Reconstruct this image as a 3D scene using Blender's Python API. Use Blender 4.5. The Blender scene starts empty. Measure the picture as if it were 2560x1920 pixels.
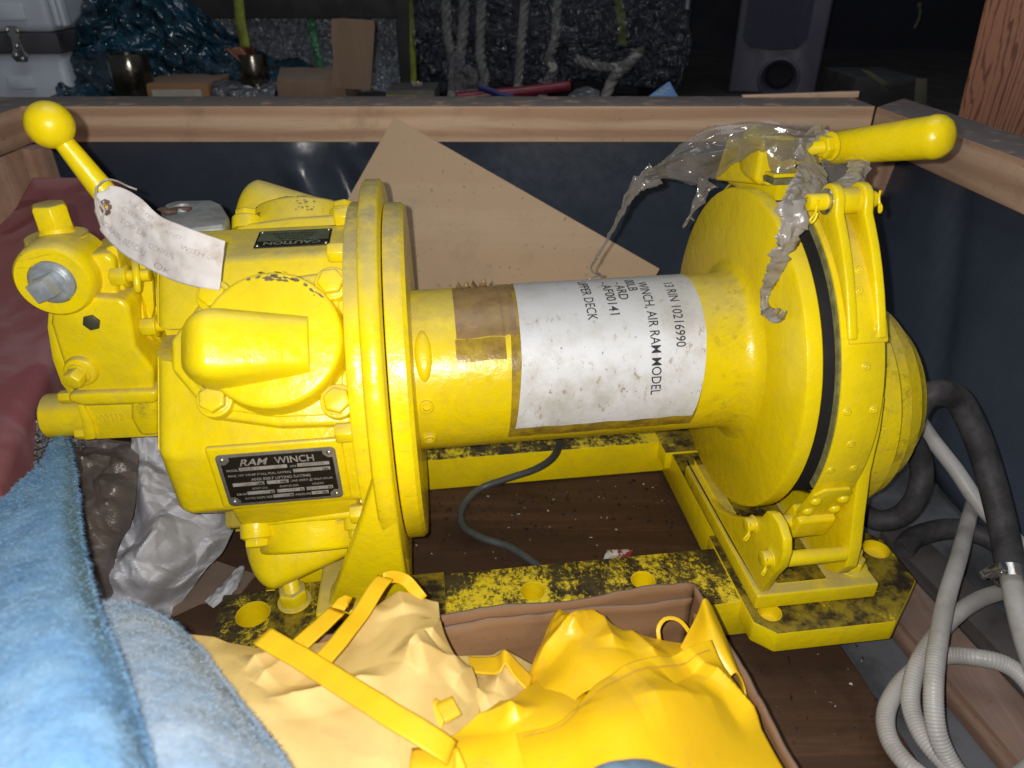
import bpy, bmesh, math, random
import numpy as np
from mathutils import Vector, Matrix, noise
random.seed(7)
R = math.radians
SC = bpy.context.scene
COL = SC.collection

# ---------------------------------------------------------------- camera, light, exposure
CAMZ = 0.685
PITCH = R(30.31)
cam = bpy.data.cameras.new('camera'); cam.sensor_width = 36; cam.lens = 1800/2560*36
cam.clip_start = .02; cam.clip_end = 40
cam.dof.use_dof = True; cam.dof.focus_distance = .82; cam.dof.aperture_fstop = 5.6
co = bpy.data.objects.new('camera', cam); COL.objects.link(co)
co.location = (0, 0, CAMZ); co.rotation_euler = (R(90)-PITCH, 0, 0)
SC.camera = co
w = bpy.data.worlds.new('World'); SC.world = w; w.use_nodes = True
w.node_tree.nodes['Background'].inputs[0].default_value = (.80, .88, 1, 1)
w.node_tree.nodes['Background'].inputs[1].default_value = .075
def lamp(name, kind, loc, power, color, **k):
    l = bpy.data.lights.new(name, kind); l.energy = power; l.color = color
    for a, b in k.items(): setattr(l, a, b)
    o = bpy.data.objects.new(name, l); COL.objects.link(o); o.location = loc
    return o
lamp('phone_flash', 'POINT', (-.020, .0, CAMZ+.010), 24.5, (1, .965, .92), shadow_soft_size=.0035)
fill = lamp('fill_lamp', 'AREA', (.1, 1.0, 2.6), 12.0, (.93, .96, 1), shape='RECTANGLE', size=1.6, size_y=1.0)  # added overhead fill, lifts the background where the flash falls off
SC.view_settings.view_transform = 'Standard'; SC.view_settings.look = 'None'
SC.view_settings.gamma = 1; SC.view_settings.use_curve_mapping = False
SC.view_settings.exposure = 0
SC.cycles.max_bounces = 6; SC.cycles.transparent_max_bounces = 12
SC.cycles.use_denoising = True

# ---------------------------------------------------------------- measuring helpers
_F = np.array([0, math.cos(PITCH), -math.sin(PITCH)]); _U = np.array([0, math.sin(PITCH), math.cos(PITCH)]); _R = np.array([1., 0, 0])
CO = np.array([0, 0, CAMZ])
def ray(px, py): return _F + _R*(px-1280)/1800 - _U*(py-960)/1800
def W(px, py, ax, val):
    "world point seen at photo pixel px,py that lies on the plane ax = val"
    k = 'xyz'.index(ax); d = ray(px, py); t = (val-CO[k])/d[k]; return Vector(CO+t*d)
WO = np.array([-.1148, .7332, CAMZ-.41])             # winch axis, at the left drum flange
_a = np.array([math.cos(R(6.87)), math.sin(R(6.87)), .0106]); _a /= np.linalg.norm(_a)
_b = np.array([-math.sin(R(6.87)), math.cos(R(6.87)), 0]); _c = np.cross(_a, _b)
WM = np.stack([_a, _b, _c])
def L(px, py, ax, val):
    "the same in the winch's own frame (x along the drum, y away, z up)"
    k = 'xyz'.index(ax); d = WM@ray(px, py); o = WM@(CO-WO); t = (val-o[k])/d[k]; return Vector(o+t*d)
def toW(l): return Vector(WO+np.asarray(l)@WM)

# ---------------------------------------------------------------- mesh helpers
def V(*a): return Vector(a)
def frame(d):
    d = Vector(d).normalized(); h = V(0, 0, 1) if abs(d.z) < .9 else V(1, 0, 0)
    u = h.cross(d).normalized(); return u, d.cross(u), d
def box(bm, x0, x1, y0, y1, z0, z1):
    v = [bm.verts.new((x, y, z)) for x in (x0, x1) for y in (y0, y1) for z in (z0, z1)]
    for f in ((0,1,3,2),(4,6,7,5),(0,4,5,1),(2,3,7,6),(0,2,6,4),(1,5,7,3)): bm.faces.new([v[i] for i in f])
def hexa(bm, P):
    "eight corners: four of one face, four of the opposite in the same order"
    v = [bm.verts.new(p) for p in P]
    for f in ((3,2,1,0),(4,5,6,7),(0,1,5,4),(1,2,6,5),(2,3,7,6),(3,0,4,7)): bm.faces.new([v[i] for i in f])
def lathe(bm, prof, o=(0,0,0), d=(1,0,0), n=64, a0=0, a1=360, close=True):
    "profile of (distance along d, radius)"
    u, v, w_ = frame(d); o = Vector(o); full = abs(a1-a0-360) < 1e-6
    k = n if full else n+1; rings = []
    for (s, r) in prof:
        if r < 1e-6: rings.append([bm.verts.new(o+w_*s)]); continue
        rings.append([bm.verts.new(o+w_*s+u*(r*math.cos(R(a0+(a1-a0)*i/n)))+v*(r*math.sin(R(a0+(a1-a0)*i/n)))) for i in range(k)])
    for A, B in zip(rings, rings[1:]):
        for i in range(n):
            j = (i+1) % k
            if len(A) == 1 and len(B) == 1: continue
            if len(A) == 1: bm.faces.new((A[0], B[j], B[i]))
            elif len(B) == 1: bm.faces.new((A[i], A[j], B[0]))
            else: bm.faces.new((A[i], A[j], B[j], B[i]))
    if close and full:
        if len(rings[0]) > 1: bm.faces.new(rings[0][::-1])
        if len(rings[-1]) > 1: bm.faces.new(rings[-1])
def cyl(bm, p0, p1, r, r1=None, n=32):
    p0 = Vector(p0); p1 = Vector(p1); d = p1-p0
    lathe(bm, [(0, r), (d.length, r if r1 is None else r1)], p0, d, n)
def prism(bm, pts, fn, h0, h1):
    "polygon pts (a,b) lifted by fn(a,b,h)"
    A = [bm.verts.new(fn(a, b, h0)) for a, b in pts]; B = [bm.verts.new(fn(a, b, h1)) for a, b in pts]; n = len(pts)
    bm.faces.new(A[::-1]); bm.faces.new(B)
    for i in range(n): bm.faces.new((A[i], A[(i+1) % n], B[(i+1) % n], B[i]))
def hexhead(bm, p, d, r, h, rot=0, washer=0):
    u, v, w_ = frame(d); p = Vector(p)
    if washer: lathe(bm, [(0, washer), (.002, washer)], p, d, 24)
    o = .002 if washer else 0
    def P(k, rr, s): return p+w_*(o+s)+u*(rr*math.cos(R(60*k+rot)))+v*(rr*math.sin(R(60*k+rot)))
    rr = [[bm.verts.new(P(k, q, s)) for k in range(6)] for q, s in ((r, 0), (r, h*.85), (r*.88, h))]
    bm.faces.new(rr[0][::-1]); bm.faces.new(rr[2])
    for A, B in zip(rr, rr[1:]):
        for k in range(6): bm.faces.new((A[k], A[(k+1) % 6], B[(k+1) % 6], B[k]))
def dome(bm, p, d, r, h, n=20):
    lathe(bm, [(0, r)]+[(h*math.sin(R(a)), r*math.cos(R(a))) for a in (20, 40, 60, 75)]+[(h, 0)], p, d, n, close=False)
def sphere(bm, p, r, n=32):
    lathe(bm, [(-r*math.cos(R(180*i/20)), r*math.sin(R(180*i/20))) if 0 < i < 20 else ((-r if i == 0 else r), 0) for i in range(21)], p, (0,0,1), n)
def spline(pts, n=12):
    pts = [Vector(p) for p in pts]; P = [pts[0]*2-pts[1]]+pts+[pts[-1]*2-pts[-2]]; out = []
    for i in range(1, len(P)-2):
        a, b, c, d = P[i-1:i+3]
        for k in range(n):
            t = k/n; out.append(.5*((2*b)+(c-a)*t+(2*a-5*b+4*c-d)*t*t+(3*b-a-3*c+d)*t**3))
    out.append(pts[-1]); return out
def resample(P, step):
    out = [P[0]]; acc = 0
    for a, b in zip(P, P[1:]):
        l = (b-a).length
        while acc+l >= step:
            t = (step-acc)/l; a = a.lerp(b, t); out.append(a.copy()); l = (b-a).length; acc = 0
        acc += l
    return out
def sweep(bm, P, rad, n=16, cap=True, flat=None):
    "tube along points P; rad number or function of arc length; flat=(w,t): ribbon-like section"
    t0 = (P[1]-P[0]).normalized(); u = frame(t0)[0]; rings = []; s = 0
    for i, p in enumerate(P):
        t = (P[min(i+1, len(P)-1)]-P[max(i-1, 0)]).normalized()
        u = (u-t*u.dot(t)).normalized(); v = t.cross(u)
        if i: s += (p-P[i-1]).length
        r = rad(s) if callable(rad) else rad
        rings.append([bm.verts.new(p+u*(r*math.cos(2*math.pi*k/n)*(flat[0] if flat else 1))+v*(r*math.sin(2*math.pi*k/n)*(flat[1] if flat else 1))) for k in range(n)])
    for A, B in zip(rings, rings[1:]):
        for k in range(n): bm.faces.new((A[k], A[(k+1) % n], B[(k+1) % n], B[k]))
    if cap: bm.faces.new(rings[0][::-1]); bm.faces.new(rings[-1])
def grid(bm, fn, nu, nv, uv=True):
    v = [[bm.verts.new(fn(i/nu, j/nv)) for j in range(nv+1)] for i in range(nu+1)]
    lay = bm.loops.layers.uv.verify()
    for i in range(nu):
        for j in range(nv):
            f = bm.faces.new((v[i][j], v[i+1][j], v[i+1][j+1], v[i][j+1]))
            for l, (a, b) in zip(f.loops, ((i, j), (i+1, j), (i+1, j+1), (i, j+1))): l[lay].uv = (a/nu, b/nv)
    return v
def cat(a, b, c, d, t): return .5*((2*b)+(c-a)*t+(2*a-5*b+4*c-d)*t*t+(3*b-a-3*c+d)*t**3)
def patchfn(C, tight=False):
    "smooth surface through a table of control points; C[row][col]"
    nr, nc = len(C), len(C[0])
    def rowat(r, t):
        x = t*(nc-1); i = min(int(x), nc-2); q = x-i
        g = lambda k: r[k] if 0 <= k < nc else (r[0]*2-r[1] if k < 0 else r[-1]*2-r[-2])
        return cat(g(i-1), g(i), g(i+1), g(i+2), q)
    def fn(u, v):
        x = u*(nr-1); i = min(int(x), nr-2); q = x-i
        G = [rowat(r, v) for r in C]
        g = lambda k: G[k] if 0 <= k < nr else (G[0]*2-G[1] if k < 0 else G[-1]*2-G[-2])
        return cat(g(i-1), g(i), g(i+1), g(i+2), q)
    return fn
def crease(p, seed=0, scale=8):
    "sharp crumple pattern in 0..1"
    q = Vector(p)*scale+V(seed*3.1, seed*1.7, seed*.9)
    d, pts = noise.voronoi(q+.35*noise.noise_vector(q*1.3))
    return d[1]-d[0]
def facet(p, seed=0, scale=8):
    "planar facets with sharp folds: distance field of tilted cells"
    q = Vector(p)*scale+V(seed*3.1, seed*1.7, seed*.9); q = q+.3*noise.noise_vector(q*.8)
    return tri(q.x+.35*q.z, q.y+.9*q.z, seed)+.35*tri(q.x*2.3+q.z, q.y*2.3+1.7*q.z, seed+5)
def _h(i, j, s):
    n_ = math.sin(i*127.1+j*311.7+s*74.7)*43758.5453; return n_-math.floor(n_)-.5
def tri(x, y, s):
    "continuous folded-paper relief: flat triangles meeting in sharp creases"
    k = (x+y)*.3660254; i = math.floor(x+k); j = math.floor(y+k); a = x+k-i; b = y+k-j
    h0, h3 = _h(i, j, s), _h(i+1, j+1, s)
    if a > b: h1 = _h(i+1, j, s); return h0+(h1-h0)*a+(h3-h1)*b
    h2 = _h(i, j+1, s); return h0+(h2-h0)*b+(h3-h2)*a
def soft(p, seed=0, scale=8):
    q = Vector(p)*scale+V(seed*3.1, seed*1.7, seed*.9); q = q+.5*noise.noise_vector(q*.5)
    return .9*noise.noise(q)+.5*(.3-abs(noise.noise(q*.8+V(4, 1, 7))))
def finish(bm, name, mat, parent=None, bevel=0, seg=2, ang=32, smooth=40, off=None, world=None):
    bmesh.ops.recalc_face_normals(bm, faces=bm.faces[:])
    if off is not None:
        for v in bm.verts: v.co -= off
    if bevel:
        ed = [e for e in bm.edges if len(e.link_faces) == 2 and e.calc_face_angle(0) > R(ang)]
        try: bmesh.ops.bevel(bm, geom=ed, offset=bevel, segments=seg, affect='EDGES', profile=.5, clamp_overlap=True)
        except Exception: pass
    me = bpy.data.meshes.new(name); bm.to_mesh(me); bm.free()
    me.polygons.foreach_set('use_smooth', [smooth > 0]*len(me.polygons))
    if smooth > 0: me.set_sharp_from_angle(angle=R(smooth))
    me.materials.append(mat)
    o = bpy.data.objects.new(name, me); COL.objects.link(o)
    if parent is not None: o.parent = parent
    return o
def tag(o, label, cat=None, group=None, kind=None):
    if label: o['label'] = label
    if cat: o['category'] = cat
    if group: o['group'] = group
    if kind: o['kind'] = kind
    return o
def empty(name, loc=(0,0,0)):
    o = bpy.data.objects.new(name, None); COL.objects.link(o); o.location = loc; o.empty_display_size = .05; return o
def solid(o, t, off=0):
    m = o.modifiers.new('thickness', 'SOLIDIFY'); m.thickness = t; m.offset = off; return o
def evalmesh(o):
    bpy.context.view_layer.update(); dg = bpy.context.evaluated_depsgraph_get()
    me = bpy.data.meshes.new_from_object(o.evaluated_get(dg)); old = o.data; nm = old.name
    o.modifiers.clear(); o.data = me; bpy.data.meshes.remove(old); me.name = nm
def carve(o, cutters, off=None):
    "drill the cutters out of o for good"
    bm = bmesh.new(); [c(bm) for c in cutters]
    if off is not None:
        for v in bm.verts: v.co -= off
    bmesh.ops.recalc_face_normals(bm, faces=bm.faces[:])
    me = bpy.data.meshes.new('drill'); bm.to_mesh(me); bm.free()
    c = bpy.data.objects.new('drill', me); COL.objects.link(c)
    c.parent = o.parent
    m = o.modifiers.new('b', 'BOOLEAN'); m.object = c; m.operation = 'DIFFERENCE'; m.solver = 'EXACT'
    evalmesh(o)
    o.data.polygons.foreach_set('use_smooth', [True]*len(o.data.polygons)); o.data.set_sharp_from_angle(angle=R(38))
    bpy.data.objects.remove(c); bpy.data.meshes.remove(me)
_tc = {}
def text2d(body, size, bold=0, shear=0, align='LEFT', space=1):
    "lettering as triangles in the plane: (verts, faces)"
    c = bpy.data.curves.new('t', 'FONT'); c.body = body; c.size = size; c.offset = bold*size; c.shear = shear; c.align_x = align
    c.space_character = space; c.resolution_u = 3
    o = bpy.data.objects.new('t', c); COL.objects.link(o); bpy.context.view_layer.update()
    me = bpy.data.meshes.new_from_object(o.evaluated_get(bpy.context.evaluated_depsgraph_get()))
    vs = [(v.co.x, v.co.y) for v in me.vertices]; fs = [tuple(p.vertices) for p in me.polygons]
    bpy.data.objects.remove(o); bpy.data.curves.remove(c); bpy.data.meshes.remove(me)
    return vs, fs
def addtext(bm, t, fn):
    vs, fs = t; v = [bm.verts.new(fn(a, b)) for a, b in vs]
    for f in fs:
        try: bm.faces.new([v[i] for i in f])
        except ValueError: pass
def textw(t): return max(a for a, b in t[0])-min(a for a, b in t[0]) if t[0] else 0

# ---------------------------------------------------------------- material helpers
class NT:
    def __init__(s, name):
        s.m = bpy.data.materials.new(name); s.m.use_nodes = True; s.t = s.m.node_tree; s.b = s.t.nodes['Principled BSDF']; s.o = s.t.nodes['Material Output']
        s.tc = s.n('ShaderNodeTexCoord').outputs['Object']
    def n(s, kind, **k):
        x = s.t.nodes.new(kind)
        for a, b in k.items():
            if a.startswith('i_'):
                key = a[2:]; key = int(key) if key.isdigit() else key
                s.set(x.inputs[key], b)
            else: setattr(x, a, b)
        return x
    def set(s, inp, v):
        if isinstance(v, bpy.types.NodeSocket): s.t.links.new(v, inp)
        else: inp.default_value = v
    def noise(s, scale, detail=4, rough=.6, vec=None, dist=0):
        x = s.n('ShaderNodeTexNoise'); x.inputs['Scale'].default_value = scale; x.inputs['Detail'].default_value = detail
        x.inputs['Roughness'].default_value = rough; x.inputs['Distortion'].default_value = dist; s.t.links.new(vec or s.tc, x.inputs['Vector']); return x.outputs['Fac']
    def map(s, vec=None, scale=(1,1,1), rot=(0,0,0), loc=(0,0,0)):
        x = s.n('ShaderNodeMapping'); x.inputs['Scale'].default_value = scale; x.inputs['Rotation'].default_value = rot; x.inputs['Location'].default_value = loc
        s.t.links.new(vec or s.tc, x.inputs['Vector']); return x.outputs[0]
    def ramp(s, f, a, b, va=0, vb=1):
        x = s.n('ShaderNodeMapRange', clamp=True, interpolation_type='SMOOTHSTEP'); s.set(x.inputs[0], f)
        for i, q in zip((1,2,3,4), (a, b, va, vb)): x.inputs[i].default_value = q
        return x.outputs[0]
    def math(s, op, a, b=0):
        x = s.n('ShaderNodeMath', operation=op); s.set(x.inputs[0], a); s.set(x.inputs[1], b); return x.outputs[0]
    def mix(s, f, a, b):
        x = s.n('ShaderNodeMix', data_type='RGBA'); s.set(x.inputs[0], f)
        for i, c in ((6, a), (7, b)): s.set(x.inputs[i], c if isinstance(c, bpy.types.NodeSocket) else (*c, 1))
        return x.outputs[2]
    def bump(s, h, strength=.3, dist=.001):
        x = s.n('ShaderNodeBump'); x.inputs['Strength'].default_value = strength; x.inputs['Distance'].default_value = dist
        s.set(x.inputs['Height'], h); s.t.links.new(x.outputs[0], s.b.inputs['Normal']); return x
    def up(s):
        g = s.n('ShaderNodeNewGeometry'); x = s.n('ShaderNodeSeparateXYZ'); s.t.links.new(g.outputs['Normal'], x.inputs[0]); return x.outputs[2]
    def col(s, c): s.set(s.b.inputs['Base Color'], c if isinstance(c, bpy.types.NodeSocket) else (*c, 1))
    def rough(s, r): s.set(s.b.inputs['Roughness'], r)
def simple(name, c, rough=.6, metal=0, var=.25, scale=20, bump=.0, spec=.5, c2=None, bscale=None):
    m = NT(name); f = m.noise(scale, 6, .65)
    c2 = c2 or tuple(x*(1-var) for x in c)
    m.col(m.mix(m.ramp(f, .35, .65), c2, c)); m.rough(m.ramp(m.noise(scale*2.3, 3), .3, .7, max(.05, rough-.08), min(1, rough+.08)))
    m.b.inputs['Metallic'].default_value = metal; m.b.inputs['Specular IOR Level'].default_value = spec
    if bump: m.bump(m.noise(bscale or scale*4, 4), bump, .002)
    return m.m
YEL = (.90, .695, .002)
def paint(name, dust=1.0, speck=.5, grease=0, base=YEL, rough=.27, stain=None):
    m = NT(name)
    n1 = m.noise(9, 5, .6); n2 = m.noise(70, 5, .7); n3 = m.noise(260, 3, .6); n4 = m.noise(22, 6, .7, dist=1.5)
    c = m.mix(m.ramp(n1, .3, .7), tuple(x*.86 for x in base), base)
    # brownish film of dirt in broad soft patches
    film = m.math('MULTIPLY', m.ramp(n4, .42, .72), .38*speck+.04)
    c = m.mix(film, c, (.46, .33, .035))
    n5 = m.noise(5.5, 7, .72, vec=m.map(loc=(4, 2, 1)), dist=1.0)
    c = m.mix(m.math('MULTIPLY', m.ramp(n5, .52, .70), .22*dust), c, (.56, .43, .07))
    up = m.up()
    d = m.math('MULTIPLY', m.ramp(up, .55, .97), m.ramp(m.noise(30, 5, .7), .15, .62))
    d = m.math('MULTIPLY', d, .62*dust)
    c = m.mix(d, c, (.32, .275, .15))
    # light overall powder of dust
    c = m.mix(m.math('MULTIPLY', m.ramp(n2, .42, .75), .14*dust), c, (.60, .44, .08))
    # small dark chips and specks
    sp = m.math('MULTIPLY', m.ramp(n3, .70, .73), m.ramp(n4, .52, .60))
    c = m.mix(m.math('MULTIPLY', sp, speck), c, (.10, .07, .02))
    sc = m.noise(60, 2, .5, vec=m.map(scale=(.25, 1, 3)), dist=2)
    smu = m.math('MULTIPLY', m.ramp(m.noise(95, 7, .8, dist=.8), .64, .70), m.ramp(n5, .56, .64))
    c = m.mix(m.math('MULTIPLY', smu, .6*speck), c, (.17, .12, .02))
    if stain:
        sx_ = m.n('ShaderNodeSeparateXYZ'); m.t.links.new(m.tc, sx_.inputs[0])
        k_ = m.math('MULTIPLY', m.ramp(sx_.outputs[0], stain[0], stain[0]+.02), m.ramp(sx_.outputs[0], stain[1], stain[1]-.02))
        k_ = m.math('MULTIPLY', k_, m.ramp(m.noise(38, 10, .85), .50, .68)); c = m.mix(m.math('MULTIPLY', k_, .7), c, (.20, .14, .03))
    c = m.mix(m.math('MULTIPLY', m.math('MULTIPLY', m.ramp(sc, .70, .72), m.ramp(n1, .5, .6)), .55*speck), c, (.22, .15, .04))
    if grease:
        gn = m.noise(210, 10, .85, dist=.3); gl = m.noise(13, 5, .65); gs = m.noise(34, 6, .7, vec=m.map(rot=(0, 0, .6), scale=(1, .35, 1)))
        g = m.math('ADD', m.math('MULTIPLY', gn, .55), m.math('ADD', m.math('MULTIPLY', gl, .45), m.math('MULTIPLY', gs, .3)))
        g0 = .635-.10*(grease-1)
        g = m.math('MULTIPLY', m.ramp(g, g0-.045, g0+.045), m.ramp(up, .6, .85))
        g = m.math('ADD', g, m.math('MULTIPLY', m.ramp(gn, .60, .64), m.math('MULTIPLY', m.ramp(gl, .5, .65), .5)))
        g = m.math('MINIMUM', g, 1)
        gc = m.mix(m.ramp(m.noise(40, 7, .7), .38, .62), (.022, .015, .007), (.26, .19, .010) if grease > 1.3 else (.06, .045, .015))
        c = m.mix(g, c, gc)
        m.rough(m.mix(g, (rough,)*3, (.6,)*3))
    else:
        m.rough(m.math('ADD', m.math('MULTIPLY', d, .55), m.ramp(n2, .3, .7, rough-.07, rough+.10)))
    m.col(c)
    m.b.inputs['Specular IOR Level'].default_value = .46
    h = m.math('ADD', m.math('MULTIPLY', m.noise(75, 5, .62), 1.1), m.math('MULTIPLY', m.noise(14, 3), 1.6))
    m.bump(h, .42, .0020)
    return m.m
M = {}
M['paint'] = paint('yellow_paint', 1.1, .6)
M['paint_dusty'] = paint('dusty_yellow_paint', 1.3, .8)
M['paint_rim'] = paint('rim_yellow_paint', 1.55, .7)
M['paint_clean'] = paint('clean_yellow_paint', .45, .25, rough=.28)
M['paint_deck'] = paint('greasy_yellow_deck_paint', .3, .6, grease=1.0)
M['paint_deck2'] = paint('worn_yellow_deck_paint', .3, .6, grease=1.7)
M['paint_drum'] = paint('drum_yellow_paint', .9, .6, stain=(.195, .262))
M['paint_gear'] = paint('gear_yellow_paint', 1.2, .8, stain=(.33, .50))
M['paint_stained'] = paint('stained_yellow_paint', 1.2, 1, stain=(-2, 2))
M['zinc'] = simple('zinc', (.42, .46, .50), .42, .35, .3, 60, .1)
M['silver'] = simple('silver_paint', (.36, .37, .36), .45, .25, .3, 30, .15)
M['steel'] = simple('bright_steel', (.62, .61, .58), .25, .95, .25, 40)
M['darksteel'] = simple('oily_steel', (.20, .19, .16), .22, .95, .5, 25, .1)
M['black'] = simple('gap_shade', (.012, .011, .010), .8)
M['socket'] = simple('dark_screw', (.09, .085, .06), .45, .4)
M['lining'] = simple('brake_lining', (.22, .22, .09), .9, 0, .5, 80, .4)
M['rivetgrey'] = simple('rivet_grey', (.45, .44, .38), .3, .8)
def wood(name, light, dark, axis='X', gs=1.0, dusty=0, rough=.7, scale=1, dirt=.35, wsc=1.6, fgk=.30):
    m = NT(name)
    st = {'X': (.9, 14, 14), 'Y': (14, .9, 14), 'Z': (14, 14, .9)}[axis]
    st = tuple(q*scale for q in st)
    g = m.noise(3.2, 8, .65, vec=m.map(scale=st), dist=.8*gs)
    wv = m.n('ShaderNodeTexWave', wave_type='BANDS', bands_direction='Z' if axis != 'Z' else 'X')
    m.t.links.new(m.map(scale=tuple(q*.5 for q in st)), wv.inputs['Vector'])
    wv.inputs['Scale'].default_value = wsc; wv.inputs['Distortion'].default_value = 9*gs; wv.inputs['Detail'].default_value = 4; wv.inputs['Detail Scale'].default_value = .6
    f = m.math('ADD', m.math('MULTIPLY', g, .65), m.math('MULTIPLY', wv.outputs['Fac'], .35*gs))
    c = m.mix(m.ramp(f, .30, .62), dark, light)
    fg = m.noise(6, 5, .7, vec=m.map(scale={'X': (1, 40, 40), 'Y': (40, 1, 40), 'Z': (40, 40, 1)}[axis]))
    c = m.mix(m.math('MULTIPLY', m.ramp(fg, .52, .70), fgk), c, tuple(q*.62 for q in dark))
    c = m.mix(m.math('MULTIPLY', m.ramp(m.noise(9, 5, .7), .5, .72), dirt), c, tuple(q*.42 for q in dark))
    c = m.mix(m.math('MULTIPLY', m.ramp(m.noise(120, 3, .6), .67, .72), .6), c, (.05, .035, .03))
    if dusty:
        d = m.math('MULTIPLY', m.ramp(m.up(), .6, .9), m.ramp(m.noise(25, 5), .2, .5))
        c = m.mix(m.math('MULTIPLY', d, dusty), c, (.15, .145, .15))
    m.col(c); m.rough(rough); m.b.inputs['Specular IOR Level'].default_value = .2
    m.bump(m.math('ADD', g, m.math('MULTIPLY', m.noise(150, 3), .4)), .35, .0012)
    return m.m
M['pine'] = wood('pine_rail', (.84, .60, .41), (.58, .36, .23), 'X', .8, .9, scale=.7)
M['pineY'] = wood('pine_side_rail', (.70, .48, .33), (.50, .31, .20), 'Y', .55, .9, scale=.8)
M['pineZ'] = wood('pine_post', (.55, .36, .25), (.38, .22, .15), 'Z', .5, .5)
M['ply'] = wood('pale_plywood', (.66, .49, .33), (.58, .41, .26), 'X', .25, .0, .75, .3, .22, wsc=.8, fgk=.06)
M['plydark'] = wood('dark_plywood', (.17, .088, .052), (.062, .034, .021), 'X', .6, 0, .6, .7, .5)
M['oldwood'] = wood('old_batten', (.34, .22, .165), (.20, .12, .085), 'Y', .8, .3, .8)
M['greywood'] = wood('grey_batten', (.12, .105, .10), (.07, .06, .06), 'Y', .5, .3, .8)
M['redwood'] = wood('red_brown_ply', (.44, .20, .12), (.20, .08, .05), 'Z', 2.4, 0, .55, .9, .2, wsc=6)
M['leftwood'] = wood('pale_side_board', (.66, .45, .32), (.50, .31, .20), 'Z', .5, .3, .75)
def sheetmat():
    m = NT('dark_blue_sheet')
    f = m.noise(3, 5, .6); m.col(m.mix(m.ramp(f, .3, .7), (.042, .055, .082), (.062, .079, .112)))
    n = m.noise(2.2, 3, .5); m.rough(m.ramp(m.noise(40, 5, .7), .3, .7, .24, .40)); m.b.inputs['Specular IOR Level'].default_value = .55
    m.bump(m.math('ADD', m.math('MULTIPLY', m.noise(6, 3), 1), m.math('MULTIPLY', m.noise(180, 3), .04)), .25, .006)
    return m.m
M['sheet'] = sheetmat()
M['floor'] = simple('grey_floor', (.11, .115, .13), .75, 0, .6, 7, .3)
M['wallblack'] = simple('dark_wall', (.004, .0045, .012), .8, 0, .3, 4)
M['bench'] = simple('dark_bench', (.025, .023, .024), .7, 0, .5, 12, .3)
def redmat():
    m = NT('dark_red_shell')
    n = m.noise(5, 6, .6, dist=1.2); n2 = m.noise(16, 5, .65)
    c = m.mix(m.ramp(n, .42, .62), (.26, .085, .095), (.31, .15, .155))
    c = m.mix(m.ramp(m.noise(4.2, 3, .5, vec=m.map(loc=(3, 1, 2)), dist=1.6), .60, .64), c, (.20, .055, .062))
    m.col(c); m.rough(m.ramp(n, .4, .6, .35, .62)); m.bump(n2, .1, .001); return m.m
M['red'] = redmat()
def film(name, c, alpha=.5, rough=.15, bs=45, strength=.9, dist=.006):
    m = NT(name); m.col(c); m.rough(rough); m.b.inputs['Specular IOR Level'].default_value = .8
    tr = m.n('ShaderNodeBsdfTransparent'); mx = m.n('ShaderNodeMixShader')
    m.set(mx.inputs[0], m.ramp(m.noise(14, 4, .6), .3, .7, max(0, alpha-.15), min(1, alpha+.15)))
    m.t.links.new(tr.outputs[0], mx.inputs[1]); m.t.links.new(m.b.outputs[0], mx.inputs[2]); m.t.links.new(mx.outputs[0], m.o.inputs[0])
    v = m.n('ShaderNodeTexVoronoi', feature='DISTANCE_TO_EDGE'); v.inputs['Scale'].default_value = bs
    nz = m.n('ShaderNodeTexNoise'); nz.inputs['Scale'].default_value = bs*.6; m.t.links.new(m.tc, nz.inputs['Vector'])
    ad = m.n('ShaderNodeVectorMath', operation='MULTIPLY_ADD'); m.t.links.new(nz.outputs['Color'], ad.inputs[0]); ad.inputs[1].default_value = (.05, .05, .05); m.t.links.new(m.tc, ad.inputs[2])
    m.t.links.new(ad.outputs[0], v.inputs['Vector'])
    m.bump(m.math('ADD', m.ramp(v.outputs['Distance'], 0, .35), m.noise(bs*.8, 4, .6)), strength, dist)
    return m.m
M['tornfilm'] = film('torn_dusty_film', (.20, .185, .17), .55, .15, 26, .35, .004)
M['dustfilm'] = film('dusty_grey_film', (.33, .30, .27), .84, .30, 45, .45, .003)
M['wrap'] = film('stretch_wrap', (.05, .055, .075), .40, .13, 34, 1, .014)
M['bluefilm'] = film('blue_film', (.010, .05, .085), .85, .13, 20, 1, .012)
M['foil'] = film('silver_bubble_foil', (.60, .65, .72), 1, .36, 75, 1, .010); M['foil'].node_tree.nodes['Principled BSDF'].inputs['Metallic'].default_value = .85
M['bubble'] = film('bubble_wrap', (.17, .165, .165), .8, .22, 70, 1, .006)
M['greenfoil'] = film('green_strap', (.05, .20, .10), .8, .25, 60, .8, .004)

# ---------------------------------------------------------------- the setting
def top(name, bm, mat, label=None, cat=None, group=None, kind=None, **k):
    o = finish(bm, name, mat, **k); return tag(o, label, cat, group, kind)
B = bmesh.new
bm = B(); box(bm, -4, 4, -1.5, 5, -.12, -.03); top('floor', bm, M['floor'], kind='structure', smooth=0)
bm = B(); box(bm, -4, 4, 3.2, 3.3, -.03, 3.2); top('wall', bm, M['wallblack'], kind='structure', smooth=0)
bm = B(); box(bm, -2.2, 2.6, 1.56, 3.19, -.03, .385); top('bench_top', bm, M['bench'], kind='structure', smooth=0)

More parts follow.
